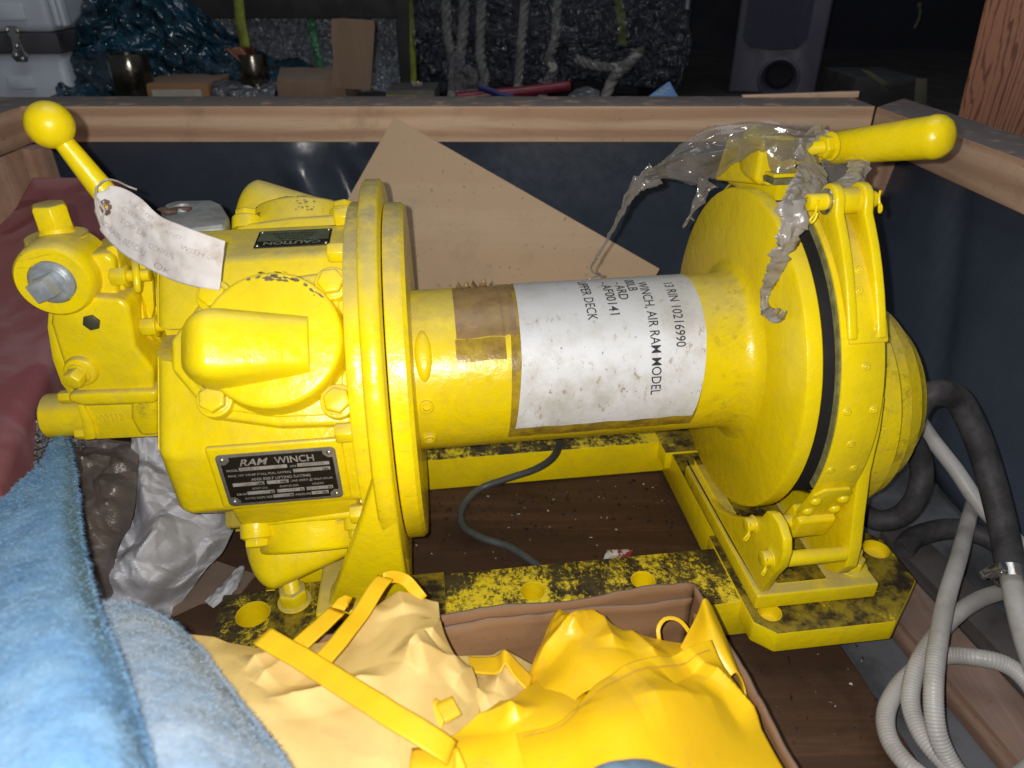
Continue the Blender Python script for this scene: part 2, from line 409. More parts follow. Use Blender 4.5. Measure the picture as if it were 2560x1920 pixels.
# the crate: rails, posts and lining sheets
RT = CAMZ-.227                                        # top of the rails
crate = empty('wooden_crate', (-.12, 1.4, -.03)); tag(crate, 'open wooden crate with brown pine rails and dark blue lining, holding the yellow winch', 'crate')
co_ = Vector(crate.location)
bm = B(); box(bm, -.905, .668, 1.40, 1.515, RT-.064, RT); finish(bm, 'back_rail', M['pine'], crate, .002, off=co_)
def railpart(name, x0y, x1y, wdt, h, mat):
    bm = B(); a = V(*x0y); b = V(*x1y); d = (b-a).normalized(); n = V(-d.y, d.x, 0)*wdt
    hexa(bm, [a, b, b+n, a+n, a+V(0,0,h), b+V(0,0,h), b+n+V(0,0,h), a+n+V(0,0,h)])
    return finish(bm, name, mat, crate, .002, off=co_)
def quadrail(name, P, z0, z1, mat, bev=.002):
    bm = B(); hexa(bm, [V(x, y, z0) for x, y in P]+[V(x, y, z1) for x, y in P]); return finish(bm, name, mat, crate, bev, off=co_)
quadrail('side_rail', [(.670, 1.398), (.715, .30), (.812, .30), (.766, 1.498)], RT-.066, RT-.0008, M['pineY'])
quadrail('side_rail', [(-.906, 1.512), (-1.02, 1.512), (-.98, .30), (-.872, .30)], RT-.066, RT-.0008, M['pineY'])
bm = B(); box(bm, .673, .735, 1.353, 1.397, -.03, RT-.067); finish(bm, 'corner_post', M['pineZ'], crate, .002, off=co_)
bm = B(); box(bm, -.93, -.868, 1.353, 1.397, -.03, RT-.067); finish(bm, 'corner_post', M['pineZ'], crate, .002, off=co_)
# lining sheets hang a little loose behind the rails
def lin_back(u, v):
    x = -.93+1.66*u; z = -.02+(RT-.04+.02)*v
    y = 1.425+.010*noise.noise(V(x*3, z*3, 1))
    for cx, wd, am in ((-.40, .030, .022), (-.33, .022, -.018), (-.27, .025, .030), (-.17, .05, .020)):      # folds running down to the right
        q = (x-cx)-(.30-z)*.35; y -= am*math.exp(-(q/wd)**2)*min(1, max(0, (z-.10)*5))*min(1, max(.15, (RT-.070-z)/.05))
    y += .26*max(0, z-.20)*math.exp(-((x+.20)/.13)**2)
    return V(x, y, z)
bm = B(); grid(bm, lin_back, 150, 30); solid(finish(bm, 'lining_sheet', M['sheet'], crate, off=co_), .002)
def lin_right(u, v):
    y = 1.42-1.25*u; z = -.02+(RT-.03)*v
    q = (y-1.05)+(.2-z)*.5
    return V(.705+.03*u+.012*noise.noise(V(y*4, z*3, 5))+.012*math.exp(-(q/.03)**2)+.05*(1-v)*(-1)+.0, y, z)
bm = B(); grid(bm, lin_right, 60, 20); solid(finish(bm, 'lining_sheet', M['sheet'], crate, off=co_), .002)
def lin_left(u, v):
    y = 1.42-1.25*u; z = -.02+(RT-.03)*v
    return V(-.935+.03*u+.012*noise.noise(V(y*4, z*3, 8)), y, z)
bm = B(); grid(bm, lin_left, 60, 20); solid(finish(bm, 'lining_sheet', M['sheet'], crate, off=co_), .002)
# pale board nailed below the left rail near the corner
bm = B(); hexa(bm, [V(-.90, 1.352, -.03), V(-.885, 1.02, -.03), V(-.915, 1.02, -.03), V(-.93, 1.352, -.03), V(-.90, 1.352, RT-.068), V(-.885, 1.02, RT-.068), V(-.915, 1.02, RT-.068), V(-.93, 1.352, RT-.068)])
finish(bm, 'side_board', M['leftwood'], crate, .0015, off=co_)

# dark plywood sheet under the winch; its right edge runs askew
bm = B(); P = [(-.80, .05), (.462, .05), (.405, .4217), (.378, .595), (.330, 1.10), (-.80, 1.10)]
prism(bm, P, lambda a, b, h: V(a, b, h), -.018, 0.0)
top('plywood_floor_sheet', bm, M['plydark'], 'dark brown dirty plywood sheet lying flat under the winch base', 'plywood sheet', bevel=.001)
def batten(p0, p1, wd, h, mat, label, z=-.03):
    bm = B(); a = V(*p0); b = V(*p1); d = (b-a).normalized(); n = V(-d.y, d.x)*wd/2
    hexa(bm, [V(*(a-n), z), V(*(b-n), z), V(*(b+n), z), V(*(a+n), z), V(*(a-n), z+h), V(*(b-n), z+h), V(*(b+n), z+h), V(*(a+n), z+h)])
    return top('wooden_batten', bm, mat, label, 'batten', 'battens on the crate floor', bevel=.002)
f0 = W(2262, 1500, 'z', 0); f1 = W(2560, 1830, 'z', 0)
batten((f0.x-.02, f0.y+.10), (.575, .22), .062, .034, M['oldwood'], 'brown wooden batten on the floor under the white hose loops')
g0 = W(2330, 1480, 'z', .0)
batten((g0.x+.01, g0.y+.12), (.662, .24), .05, .030, M['greywood'], 'dark grey dusty batten on the floor nearest the right lining sheet')

# pale plywood board leaning on the back rail
P0 = W(985, 292, 'y', 1.385); 
def onplane(px, py):                                  # board plane: leans back, foot forward
    n = Vector((0, -1, .55)).normalized(); p0 = V(P0.x, 1.385, P0.z); d = Vector(ray(px, py)); c = Vector(CO)
    return c+d*((p0-c).dot(n)/d.dot(n))
c1, c2, c3 = onplane(985, 292), onplane(1650, 672), onplane(1640, 700)
c0 = onplane(800, 620)
c4 = c0+(c2-c1)
n_ = (c2-c1).cross(c0-c1).normalized(); 
if n_.y < 0: n_ = -n_
bm = B(); P = [c1, c2, c2+(c4-c2)*.98, c0]; hexa(bm, P+[p+n_*.009 for p in P])
top('plywood_board', bm, M['ply'], 'pale plywood board standing on its corner, leaning on the back rail behind the drum', 'board', bevel=.0012)
# ---------------------------------------------------------------- the winch (built in its own frame)
BO = V(.12, 0, -.275)
winch = empty('air_winch', toW(BO)); 
winch.rotation_euler = Matrix([list(_a), list(_b), list(_c)]).transposed().to_euler()
tag(winch, 'yellow painted air winch with drum, brake band and motor on a black stained steel base', 'winch')
def part(name, bm, mat, parent=None, bevel=.0015, label=None, **k):
    o = finish(bm, name, mat, parent or winch, bevel, off=BO, **k)
    if label: o['label'] = label
    return o
ax = (1, 0, 0)
# --- base frame and plates
bm = B(); ZT = -.22; ZB = -.275
box(bm, -.2375, .46, -.196, -.108, ZB, ZT)            # front channel
base = part('base_frame', bm, M['paint_deck'], bevel=.002)
bm = B(); box(bm, -.2375, .46, .122, .21, ZB, ZT); part('rear_beam', bm, M['paint_deck'], bevel=.002)
bm = B(); box(bm, .362, .455, -.107, .121, ZB, ZT-.0005); part('cross_beam', bm, M['paint_deck2'], bevel=.002)
bm = B(); box(bm, -.19, -.07, -.107, .121, ZB, ZT-.0005); part('cross_beam', bm, M['paint_deck2'], bevel=.002)
hole = lambda x, y, r=.0145, zb=-.262: (lambda b: cyl(b, (x, y, zb), (x, y, -.19), r, n=40))
carve(base, [hole(.1197, -.1488), hole(.251, -.1489), hole(-.1975, -.1423, .019)], BO)
for x, y, r in ((.1197, -.1488, .0142), (.251, -.1489, .0142), (-.1975, -.1423, .0187)):
    bm = B(); lathe(bm, [(.001, r), (.0415, r), (.0415, r-.0006), (.0016, r-.0006), (.0016, 0), (.001, 0)], (x, y, -.2625), (0,0,1), 40, close=False); part('hole_lining', bm, M['paint_clean'], base, 0)
# doubler plate joints: thin plates on the front channel at the motor end
bm = B(); P = [(-.1775, -.196), (.0185, -.196), (.0185, -.1085), (-.1775, -.1085)]
prism(bm, P, lambda a, b, h: V(a, b, h), ZT+.0002, ZT+.0035); part('mounting_pad', bm, M['paint_deck2'], bevel=.001)
bm = B(); P = [(.352, -.228), (.372, -.2465), (.508, -.2465), (.5655, -.193), (.5655, -.125), (.535, -.088), (.352, -.088)]
prism(bm, P, lambda a, b, h: V(a, b, h), -.247, ZT+.003); rp = part('corner_plate', bm, M['paint_deck2'], bevel=.0025)
carve(rp, [hole(.3762, -.2169, .013, -.236), hole(.5467, -.1387, .016, -.232)], BO)
for x, y, r, z in ((.3762, -.2169, .0127, -.2355), (.5467, -.1387, .0157, -.2315)):
    bm = B(); lathe(bm, [(0, r), (.0145 if z > -.233 else .0175, r), (.0145 if z > -.233 else .0175, r-.0006), (.0006, r-.0006), (.0006, 0), (0, 0)], (x, y, z), (0,0,1), 36, close=False); part('hole_lining', bm, M['paint_clean'], rp, 0)
bm = B(); P = [(.352, .09), (.54, .09), (.5655, .12), (.5655, .22), (.352, .22)]
prism(bm, P, lambda a, b, h: V(a, b, h), -.247, ZT+.003); part('corner_plate', bm, M['paint_deck2'], bevel=.0025)
# --- motor housing: octagon turned by 5 degrees
def polar(a, r): q = R(a); return V(0, -math.cos(q)*r, math.sin(q)*r)      # a: degrees up from the front
def dirv(a): q = R(a); return V(0, -math.cos(q), math.sin(q))
def octo(x, f, dg):
    out = []
    for k in range(4):
        A = -5+90*k; n1 = dirv(A); t1 = dirv(A+90); s = math.sqrt(2)*dg-f
        out += [V(x, 0, 0)+n1*f-t1*s, V(x, 0, 0)+n1*f+t1*s]
    return out
bm = B(); rings = []
for x, f, dg in ((-.240, .120, .114), (-.2375, .148, .132), (-.231, .164, .142), (-.220, .1695, .1455), (-.06, .1695, .1455), (-.052, .1695, .1455)):
    rings.append([bm.verts.new(p) for p in octo(x, f, dg)])
for A, Bq in zip(rings, rings[1:]):
    for i in range(8): bm.faces.new((A[i], A[(i+1) % 8], Bq[(i+1) % 8], Bq[i]))
bm.faces.new(rings[0][::-1]); bm.faces.new(rings[-1])
mh = part('motor_housing', bm, M['paint'], bevel=.009, seg=4, ang=24, smooth=50)
nz0, nz1 = L(402, 925, 'y', -.13).z, L(402, 866, 'y', -.13).z
carve(mh, [lambda b_: box(b_, -.30, -.208, -.25, -.055, nz0, nz1)], BO)
# lower collar under the name plate flat
bm = B(); hexa(bm, [V(-.185, -.150, -.086), V(-.06, -.150, -.086), V(-.06, -.09, -.10), V(-.185, -.09, -.10), V(-.185, -.168, -.040), V(-.06, -.168, -.040), V(-.06, -.12, -.04), V(-.185, -.12, -.04)])
part('housing_lip', bm, M['paint'], bevel=.006, seg=3)
# --- cylinder heads at 40, 130 and -50 degrees
def head(ang):
    n = dirv(ang); v = dirv(ang+90); u = V(1, 0, 0)
    F = lambda a, b, h: u*a+v*b+n*h
    bm = B(); P = [(-.213, .012), (-.180, .055), (-.135, .064), (-.053, .071), (-.053, -.079), (-.119, -.076), (-.178, -.063), (-.213, -.016)]
    prism(bm, P, F, .120, .1635)
    h = part('cylinder_head', bm, M['paint'], bevel=.0045, seg=3)
    bm = B(); P2 = [(-.117+(a+.117)*.90, b*.87-.001) for a, b in P]; P2 = [(max(a, -.203), b) for a, b in P2]
    prism(bm, P2, F, .1640, .1675); part('raised_face', bm, M['paint'], h, .003)
    bm = B(); lathe(bm, [(.163, .066), (.172, .0635), (.190, .0625), (.193, .0610), (.194, .058), (.194, 0)], u*-.1165+v*-.001, n, 72, close=False)
    part('cap', bm, M['paint_clean'] if ang == 40 else M['paint'], h, 0, smooth=50)
    # ported hump: flat-topped, round end at the outboard side, running down to the cap inboard
    bm = B(); rings = []
    N = 30; S = []
    xr, xl = -.083, -.197
    for i in range(N+1):
        t = i/N; x = xr+(xl-xr)*t
        q = min(1, max(0, (t-.66)/.34)); end = math.sqrt(max(0, 1-q**2.1))
        wv = (.0265+.0065*min(1, t/.6))*max(.02, end)
        hh = .2035+.0290*min(1, t/.70)
        q2 = min(1, max(0, (t-.66)/.34)); hh = .155+(hh-.155)*math.sqrt(max(0, 1-q2**2.4))
        if t > .999: hh = .156; wv = .002
        ring = []
        for k in range(17):
            a = math.pi*k/16; ca, sa = math.cos(a), math.sin(a); e = .40
            yy = wv*math.copysign(abs(ca)**e, ca); zz = (abs(sa)**e)
            ring.append(bm.verts.new(F(x, -.008+yy*(1.0+.12*(1-zz)), .160+(hh-.160)*zz)))
        rings.append(ring)
    for A, Bq in zip(rings, rings[1:]):
        for k in range(16): bm.faces.new((A[k], A[k+1], Bq[k+1], Bq[k]))
    bm.faces.new(rings[0]); 
    part('port_hump', bm, M['paint_clean'] if ang == 40 else M['paint'], h, 0, smooth=42)
    for k, (a, b) in enumerate(((-.0640, .0535), (-.1705, .0475), (-.1715, -.049), (-.0635, -.0580))):
        bm = B(); lathe(bm, [(.160, .0165), (.1745, .0160), (.1755, .0150), (.1755, 0)], u*a+v*b, n, 32, close=False); hexhead(bm, u*a+v*b+n*.1755, n, .0125, .0090, 12*k+5, .0)
        lathe(bm, [(0, .0130), (.0012, .0130), (.0012, 0)], u*a+v*b+n*.1757, n, 28, close=False)
        part('hex_bolt', bm, M['paint_dusty'] if ang > 0 else M['paint'], h, .0007)
    rn_ = random.Random(int(ang)+200); bm = B()
    def chip(c0, e1, e2, nn, r):
        k = rn_.randint(5, 8); vs = [bm.verts.new(c0+nn*.0004+e1*(r*rn_.uniform(.4, 1.2)*math.cos(2*math.pi*i/k)*1.5)+e2*(r*rn_.uniform(.25, .7)*math.sin(2*math.pi*i/k))) for i in range(k)]
        bm.faces.new(vs)
    lo_, hi_ = {40: (35, 110), 130: (200, 330), -50: (150, 260)}[ang]
    for _ in range(34):
        th = R(rn_.triangular(lo_, hi_)); rr_ = rn_.choice((.0585, .0575, .0565, .0545)); cc = u*(-.1165+rr_*math.cos(th))+v*(-.001+rr_*math.sin(th))+n*.1940
        chip(cc, v*math.cos(th)-u*math.sin(th), u*math.cos(th)+v*math.sin(th), n, rn_.uniform(.0008, .0030))
    for _ in range(26):
        th = R(rn_.triangular(lo_, hi_)); cc = u*(-.1165+.0630*math.cos(th))+v*(-.001+.0630*math.sin(th))+n*rn_.uniform(.176, .190); ro_ = u*math.cos(th)+v*math.sin(th)
        chip(cc+ro_*.0006, v*math.cos(th)-u*math.sin(th), n, ro_, rn_.uniform(.0006, .0024))
    part('chipped_rim', bm, M['chip'], h, 0, smooth=0)
    return h
M['chip'] = simple('bare_chips', (.24, .19, .09), .6, .1, .5, 300, 0, .3, (.13, .10, .06))
for a in (40, 130, -50): head(a)
# --- name plate and caution plate
def riv(bm_par, F, pts, r=.0026):
    for a, b in pts:
        bm = B(); o = F(a, b, 0); n = (F(a, b, 1)-o).normalized(); dome(bm, o, n, r, r*.8, 16); part('rivet', bm, M['rivetgrey'], bm_par, 0, smooth=80)
TW = {}
M['plateframe'] = simple('plate_metal', (.30, .29, .26), .4, .6, .25, 80, .1)
M['plateblack'] = simple('plate_black', (.012, .011, .007), .35, 0, .3, 60)
M['platetext'] = simple('plate_lettering', (.42, .41, .38), .45, .3, .35, 90)
def rrect(w_, h_, r, n=5):
    out = []
    for cx, cy, a0 in ((w_/2-r, h_/2-r, 0), (-w_/2+r, h_/2-r, 90), (-w_/2+r, -h_/2+r, 180), (w_/2-r, -h_/2+r, 270)):
        out += [(cx+r*math.cos(R(a0+90*i/n)), cy+r*math.sin(R(a0+90*i/n))) for i in range(n+1)]
    return out
n = dirv(-5); v = dirv(85); PC = V(-.1265, 0, 0)+n*.1697+v*.0042
FN = lambda a, b, h: PC+V(1, 0, 0)*a+v*b+n*h
PW, PH = .109, .065
bm = B(); P = [(-.062, .040), (.062, .040), (.062, -.036), (-.062, -.036)]; prism(bm, P, FN, -.004, .0022); part('plate_boss', bm, M['paint'], bevel=.003, seg=3)
PC = PC+n*.0025
bm = B(); prism(bm, rrect(PW, PH, .005), FN, 0, .0010)
npl = part('name_plate', bm, M['plateframe'], bevel=.0003, label='black name plate reading RAM WINCH on the motor')
bm = B(); q = .0035; k = .0085; W2, H2 = PW/2-q, PH/2-q
P = [(-W2, H2-k), (-W2+k*.5, H2-k), (-W2+k, H2-k*.5), (-W2+k, H2), (W2-k, H2), (W2-k, H2-k*.5), (W2-k*.5, H2-k), (W2, H2-k), (W2, -H2+k), (W2-k*.5, -H2+k), (W2-k, -H2+k*.5), (W2-k, -H2), (-W2+k, -H2), (-W2+k, -H2+k*.5), (-W2+k*.5, -H2+k), (-W2, -H2+k)]
prism(bm, P, FN, .0010, .0012); part('black_field', bm, M['plateblack'], npl, 0)
bm = B(); bt = B()
def tx(s, size, x, y, al='LEFT', bold=0, shear=0, wmax=None, tgt=None, h=.00135):
    t = text2d(s, size, bold, shear, al)
    if wmax:
        k = wmax/textw(t); t = ([(a*k, b) for a, b in t[0]], t[1])
    addtext(tgt or bt, t, lambda a, b: FN(x+a, y+b, h))
def bar(x0, x1, y, hh=.0042):
    for z0 in (0,): 
        vv = [bm.verts.new(FN(a, b, .00130)) for a, b in ((x0, y), (x1, y), (x1, y+hh), (x0, y+hh))]; bm.faces.new(vv)
tx('RAM', .0112, -.035, .0180, bold=.012, shear=.35, wmax=.0265); tx('WINCH', .0112, -.002, .0180, bold=.012, wmax=.036)
g = .0036
tx('MODEL', g, -.0475, .0120, wmax=.0105, bold=.01); bar(-.036, .008, .0118)
tx('S/N', g, .0105, .0120, wmax=.0055, bold=.01); bar(.0175, .047, .0118)
tx('MAX. 1ST WRAP STALL PULL RATING', g, -.0475, .0053, wmax=.0575, bold=.01); bar(.0125, .047, .0052)
tx('ANSI B30.7 LIFTING RATING', .0047, -.0275, -.0012, wmax=.055, bold=.012)
bar(-.0455, -.0165, -.0070); bar(-.0140, .0062, -.0070); tx('LINE SPEED @ HALF DRUM', g, .0078, -.0064, wmax=.0395, shear=.2, bold=.01)
tx('ROOT DIA.', g*.95, -.029, -.0123, wmax=.0145, shear=.25, bold=.01); tx('FLANGE DIA.', g*.95, -.0035, -.0123, wmax=.018, shear=.25, bold=.01); tx('LENGTH', g*.95, .027, -.0123, wmax=.011, shear=.25, bold=.01)
tx('DRUM', g, -.0445, -.0186, wmax=.009, bold=.01); bar(-.0345, -.0090, -.0188); bar(-.0065, .0190, -.0188); bar(.0212, .0462, -.0188)
tx('RATED ROPE SIZE', g, -.0380, -.0246, wmax=.0255, bold=.01); bar(-.0115, .0080, -.0250); tx('PRESSURE', g, .0095, -.0246, wmax=.0145, bold=.01); bar(.0250, .0410, -.0250)
part('white_lettering', bt, M['platetext'], npl, 0, smooth=0); part('blank_bars', bm, M['platetext'], npl, 0, smooth=0)
bt = B(); d = .0015
for s, x, y in (('LBS.', .0395, .0058), ('LBS.', -.0235, -.0064), ('FPM.', -.0020, -.0064), ('IN.', -.0135, -.0182), ('IN.', .0145, -.0182), ('IN.', .0415, -.0182), ('IN.', .0040, -.0244), ('PSI', .0355, -.0244)):
    tx(s, g, x, y, bold=.03, h=d, wmax=.0062 if len(s) > 3 else .0042)
part('black_lettering', bt, M['plateblack'], npl, 0, smooth=0)
bt = B()
for s, x, y in (('HUL40', -.0350, .0124), ('RAM3101016', .0185, .0124), ('3000', .0225, .0058), ('000', -.0345, -.0064), ('0', -.0060, -.0064), ('15', .0070, -.0182), ('15 1/2', .0220, -.0182), ('.', -.0080, -.0244), ('90', .0280, -.0244)):
    tx(s, .0042, x, y, h=d)
part('stamped_lettering', bt, M['rivetgrey'], npl, 0, smooth=0)
FR = lambda a, b, h: FN(a, b, .0010+h)
riv(npl, FR, [(-.0485, .0265), (.0485, .0265), (.0485, -.0265), (-.0485, -.0265)], .0027)
n = dirv(85); v = dirv(175); PC = V(-.1075, 0, 0)+n*.1700+v*.0010
FN = lambda a, b, h: PC+V(-1, 0, 0)*a+v*(-b)*1.0+n*h    # plate reads from the far side
M['greenplate'] = simple('green_caution_plate', (.10, .12, .075), .5, .2, .3, 50, .1)
bm = B(); prism(bm, rrect(.074, .040, .002), FN, 0, .0010); cp = part('caution_plate', bm, M['plateblack'], bevel=.0003, label='small green and black CAUTION plate, upside down on the motor top')
bm = B(); prism(bm, [(-.035, -.018), (.035, -.018), (.035, .0055), (-.035, .0055)], FN, .0010, .0012); part('green_field', bm, M['greenplate'], cp, 0)
bt = B(); tx('CAUTION', .0100, -.028, .0085, wmax=.056, bold=.03)
M['cautext'] = simple('caution_lettering', (.22, .25, .17), .5, .2, .3, 60)
part('lettering', bt, M['cautext'], cp, 0, smooth=0)
bt = B(); tx('DO NOT USE', .0050, 0, .0000, 'CENTER', .02); tx('FOR LIFTING OR', .0050, 0, -.0062, 'CENTER', .02); tx('LOWERING PEOPLE', .0050, 0, -.0124, 'CENTER', .02)
part('lettering', bt, M['plateblack'], cp, 0, smooth=0)
riv(cp, lambda a, b, h: FN(a, b, .0010+h), [(-.0335, .0165), (.0335, .0165), (.0335, -.0165), (-.0335, -.0165)], .0018)
# --- mounting flange, end plate with flared foot, drum flanges, drum
bm = B(); lathe(bm, [(-.053, .193), (-.0372, .193)], (0,0,0), ax, 120); part('motor_flange', bm, M['paint_rim'], bevel=.0015)
for a in (97, 70, 12, -22, 120, 150):
    p = polar(a, .180); bm = B(); hexhead(bm, V(-.053, p.y, p.z), (-1, 0, 0), .0105, .016, 20, 0); part('hex_bolt', bm, M['paint'], bevel=.0008)
bm = B(); lathe(bm, [(-.0370, .2135), (-.0345, .216), (-.0205, .216), (-.0180, .2135)], (0,0,0), ax, 128, close=True); ep = part('end_plate', bm, M['paint_rim'], bevel=0, smooth=50)
# flared foot leg: levels of (z, y_front, x_left)
bm = B(); rings = []
for z, yf, xl, yb in ((.06, -.2055, -.0375, -.19), (.0, -.2140, -.0385, -.19), (-.05, -.2110, -.0560, -.188), (-.10, -.2040, -.0750, -.180), (-.15, -.1920, -.0930, -.166), (-.182, -.1830, -.106, -.150)):
    rings.append([bm.verts.new(q) for q in ((xl, yf+.004, z), (-.0185, yf, z), (-.0185, yb, z), (xl, yb, z))])
for A, Bq in zip(rings, rings[1:]):
    for k in range(4): bm.faces.new((A[k], A[(k+1) % 4], Bq[(k+1) % 4], Bq[k]))
bm.faces.new(rings[0][::-1]); bm.faces.new(rings[-1]); part('foot_leg', bm, M['paint_clean'], bevel=.004, seg=3, smooth=45)
bm = B(); P = [(-.19, -.12), (-.186, -.186), (-.12, -.213), (.12, -.213), (.186, -.186), (.19, -.12)]
prism(bm, P, lambda a, b, h: V(h, a, b), -.0365, -.0186); part('foot_web', bm, M['paint'], bevel=.002)
bm = B(); box(bm, -.118, -.0186, -.190, -.10, ZT+.026, ZT+.040); part('foot_shelf', bm, M['paint'], bevel=.004, seg=3)
bm = B(); hexa(bm, [V(-.088, -.193, ZT+.004), V(-.074, -.193, ZT+.004), V(-.074, -.105, ZT+.004), V(-.088, -.105, ZT+.004), V(-.094, -.180, ZT+.042), V(-.078, -.180, ZT+.042), V(-.078, -.105, ZT+.042), V(-.094, -.105, ZT+.042)]); part('foot_rib', bm, M['paint_clean'], bevel=.004, seg=3)
bm = B(); box(bm, -.17, -.0187, -.107, -.094, ZT+.0036, ZT+.036); part('foot_back', bm, M['paint_deck2'], bevel=.003)
for x, y in ((-.152, -.133), (-.0519, -.142)):
    bm = B(); lathe(bm, [(0, .0190), (.003, .0190)], (x, y, ZT+.0036), (0,0,1), 36); hexhead(bm, (x, y, ZT+.0066), (0,0,1), .0165, .0175, 14); nt = part('hex_nut', bm, M['paint_dusty'], bevel=.0012)
    bm = B(); prof = [(.022, .0080)]+[(.023+.0024*i+(.0012 if j else 0), .0090 if j else .0080) for i in range(8) for j in (0, 1)]+[(.0435, .0075), (.0435, 0)]
    lathe(bm, prof, (x, y, ZT), (0,0,1), 28, close=False); part('threaded_stud', bm, M['paint_dusty'], nt, 0, smooth=70)
bm = B(); lathe(bm, [(-.0165, .189), (-.0155, .1905), (.0000, .1905), (.0042, .187), (.0042, .088)], (0,0,0), ax, 128, close=False); lathe(bm, [(-.0165, .189), (-.0165, 0)], (0,0,0), ax, 128, close=False)
bmesh.ops.remove_doubles(bm, verts=bm.verts[:], dist=1e-5); part('drum_flange', bm, M['paint_rim'], bevel=0, smooth=30)
bm = B(); DR = .0925
prof = [(.0035, DR)]+[(x, DR) for x in (.33,)]+[(.358, DR+.0002), (.366, DR+.0016), (.3725, DR+.005), (.3768, DR+.0105), (.3788, DR+.017)]
lathe(bm, prof, (0,0,0), ax, 128, close=False); part('drum', bm, M['paint_drum'], bevel=0, smooth=40)
bm = B(); lathe(bm, [(.3786, .06), (.3786, .186), (.3805, .1895), (.3830, .1905), (.3955, .1905), (.3970, .189), (.3970, .06)], (0,0,0), ax, 144, close=False); part('drum_flange', bm, M['paint_clean'], bevel=0, smooth=32)
for a in (4.2, -24.5):
    p = polar(a, DR-.002); bm = B(); n_q = dirv(a); lathe(bm, [(0, .0075), (.005, .0075), (.006, .0066), (.006, .0042), (.002, .0042), (.002, 0)], V(.0140, p.y, p.z), n_q, 28, close=False); part('set_screw', bm, M['paint'], bevel=0, smooth=40)
bm = B(); n_q = dirv(38)
lathe(bm, [(0, .018), (.004, .017), (.007, .013), (.0075, .006), (.0075, 0)], V(.015, *polar(38, DR-.004).yz), n_q, 30, close=False)
for q_ in bm.verts: 
    a_ = math.degrees(math.atan2(q_.co.z, -q_.co.y)); r_ = math.hypot(q_.co.y, q_.co.z); a2 = 38+(a_-38)*1.6; q_.co.x = .0135+(q_.co.x-.0135)*.52; q_.co.y = -r_*math.cos(R(a2)); q_.co.z = r_*math.sin(R(a2))
part('rope_anchor_boss', bm, M['paint_clean'], bevel=0, smooth=80)
# --- paper label and tapes round the drum
def wrapfn(r): return lambda x, a: V(x, -r*math.cos(R(a)), r*math.sin(R(a)))
def around(bm, xa, xb, a0, a1, r, nu=14, nv=40, j=0):
    f = wrapfn(1)
    def fn(u, v):
        a = a0+(a1-a0)*v; x0 = xa(v) if callable(xa) else xa; x1 = xb(v) if callable(xb) else xb
        x = x0+(x1-x0)*u; rr = r+j*noise.noise(V(x*60, a*.12, r*900))*.001
        aa = a+(1.2*noise.noise(V(x*40, v*3, 2)) if v in (0, 1) and j else 0)
        return V(x, -rr*math.cos(R(aa)), rr*math.sin(R(aa)))
    grid(bm, fn, nu, nv)
def papermat():
    m = NT('grimy_white_paper')
    n = m.noise(12, 7, .7); s = m.noise(95, 5, .75, vec=m.map(scale=(1, .7, .5))); b = m.noise(4.5, 3)
    c = m.mix(m.ramp(n, .40, .70), (.74, .76, .80), (.50, .48, .44))
    c = m.mix(m.math('MULTIPLY', m.ramp(s, .58, .66), m.ramp(n, .38, .58, .25, .85)), c, (.34, .28, .19))
    c = m.mix(m.math('MULTIPLY', m.ramp(m.noise(210, 3, .6), .69, .72), .8), c, (.12, .10, .09))
    c = m.mix(m.math('MULTIPLY', m.ramp(m.up(), .55, .95), .55), c, (.33, .32, .30))
    m.col(c); m.rough(m.ramp(n, .3, .7, .38, .6)); m.bump(m.math('ADD', m.noise(30, 4), m.noise(8, 3)), .18, .0012); return m.m
M['paper'] = papermat()
def tapemat(name, c, alpha, rough=.25, c2=None):
    m = NT(name); f = m.noise(45, 6, .7)
    m.col(m.mix(m.ramp(f, .35, .65), c, c2 or tuple(x*.55 for x in c))); m.rough(rough)
    tr = m.n('ShaderNodeBsdfTransparent'); mx = m.n('ShaderNodeMixShader'); m.set(mx.inputs[0], m.ramp(m.noise(35, 5, .7), .35, .7, max(0, alpha-.25), min(1, alpha+.2)))
    m.t.links.new(tr.outputs[0], mx.inputs[1]); m.t.links.new(m.b.outputs[0], mx.inputs[2]); m.t.links.new(mx.outputs[0], m.o.inputs[0])
    m.bump(m.noise(60, 4), .4, .002); return m.m
M['tape'] = tapemat('grubby_clear_tape', (.36, .22, .05), .62)
M['browntape'] = tapemat('brown_tape', (.33, .21, .10), .88, .3, (.24, .15, .075))
bm = B(); around(bm, lambda v: .1215-.013*(1-v)-.0075, lambda v: .322-.010*(1-v)*(1 if v < .5 else .4), -33, 128, DR+.0006, 40, 70, .35); part('clear_tape', bm, M['tape'], bevel=0)
bm = B(); around(bm, lambda v: .1085+.006*min(1, v*3)+.007*v, lambda v: .3095+.008*min(1, v*2.4)+.006*v, -21, 130, DR+.0012, 40, 70, .2); pl = part('paper_label', bm, M['paper'], bevel=0, label='grimy white paper label with printed stock text, taped round the drum')
M['ink'] = simple('black_ink', (.035, .035, .045), .5, 0, .5, 60)
bt = B()
def drumtext(s, size, x, a_start, bold=.003, wdeg=None, skew=0):
    t = text2d(s, size, bold); w_ = textw(t); k = 1
    if wdeg: k = R(wdeg)*(DR+.0018)/w_
    rr = DR+.0018
    addtext(bt, t, lambda a, b: wrapfn(rr)(x+b*1.0-skew*a*k, a_start-math.degrees(a*k/rr)))
TS = .0155
drumtext('13 RIN 10216990', TS, .2885, 88, wdeg=54, skew=0.04)
drumtext('WINCH, AIR RAM MODEL', TS, .2590, 90, wdeg=89, bold=.003, skew=0.02)
drumtext('00LB', TS, .2465, 96, wdeg=17, skew=.03)
drumtext('- ARD', TS, .2330, 92, wdeg=21.5, skew=.03)
drumtext('- AF00141', TS, .2175, 94, wdeg=36, skew=.0)
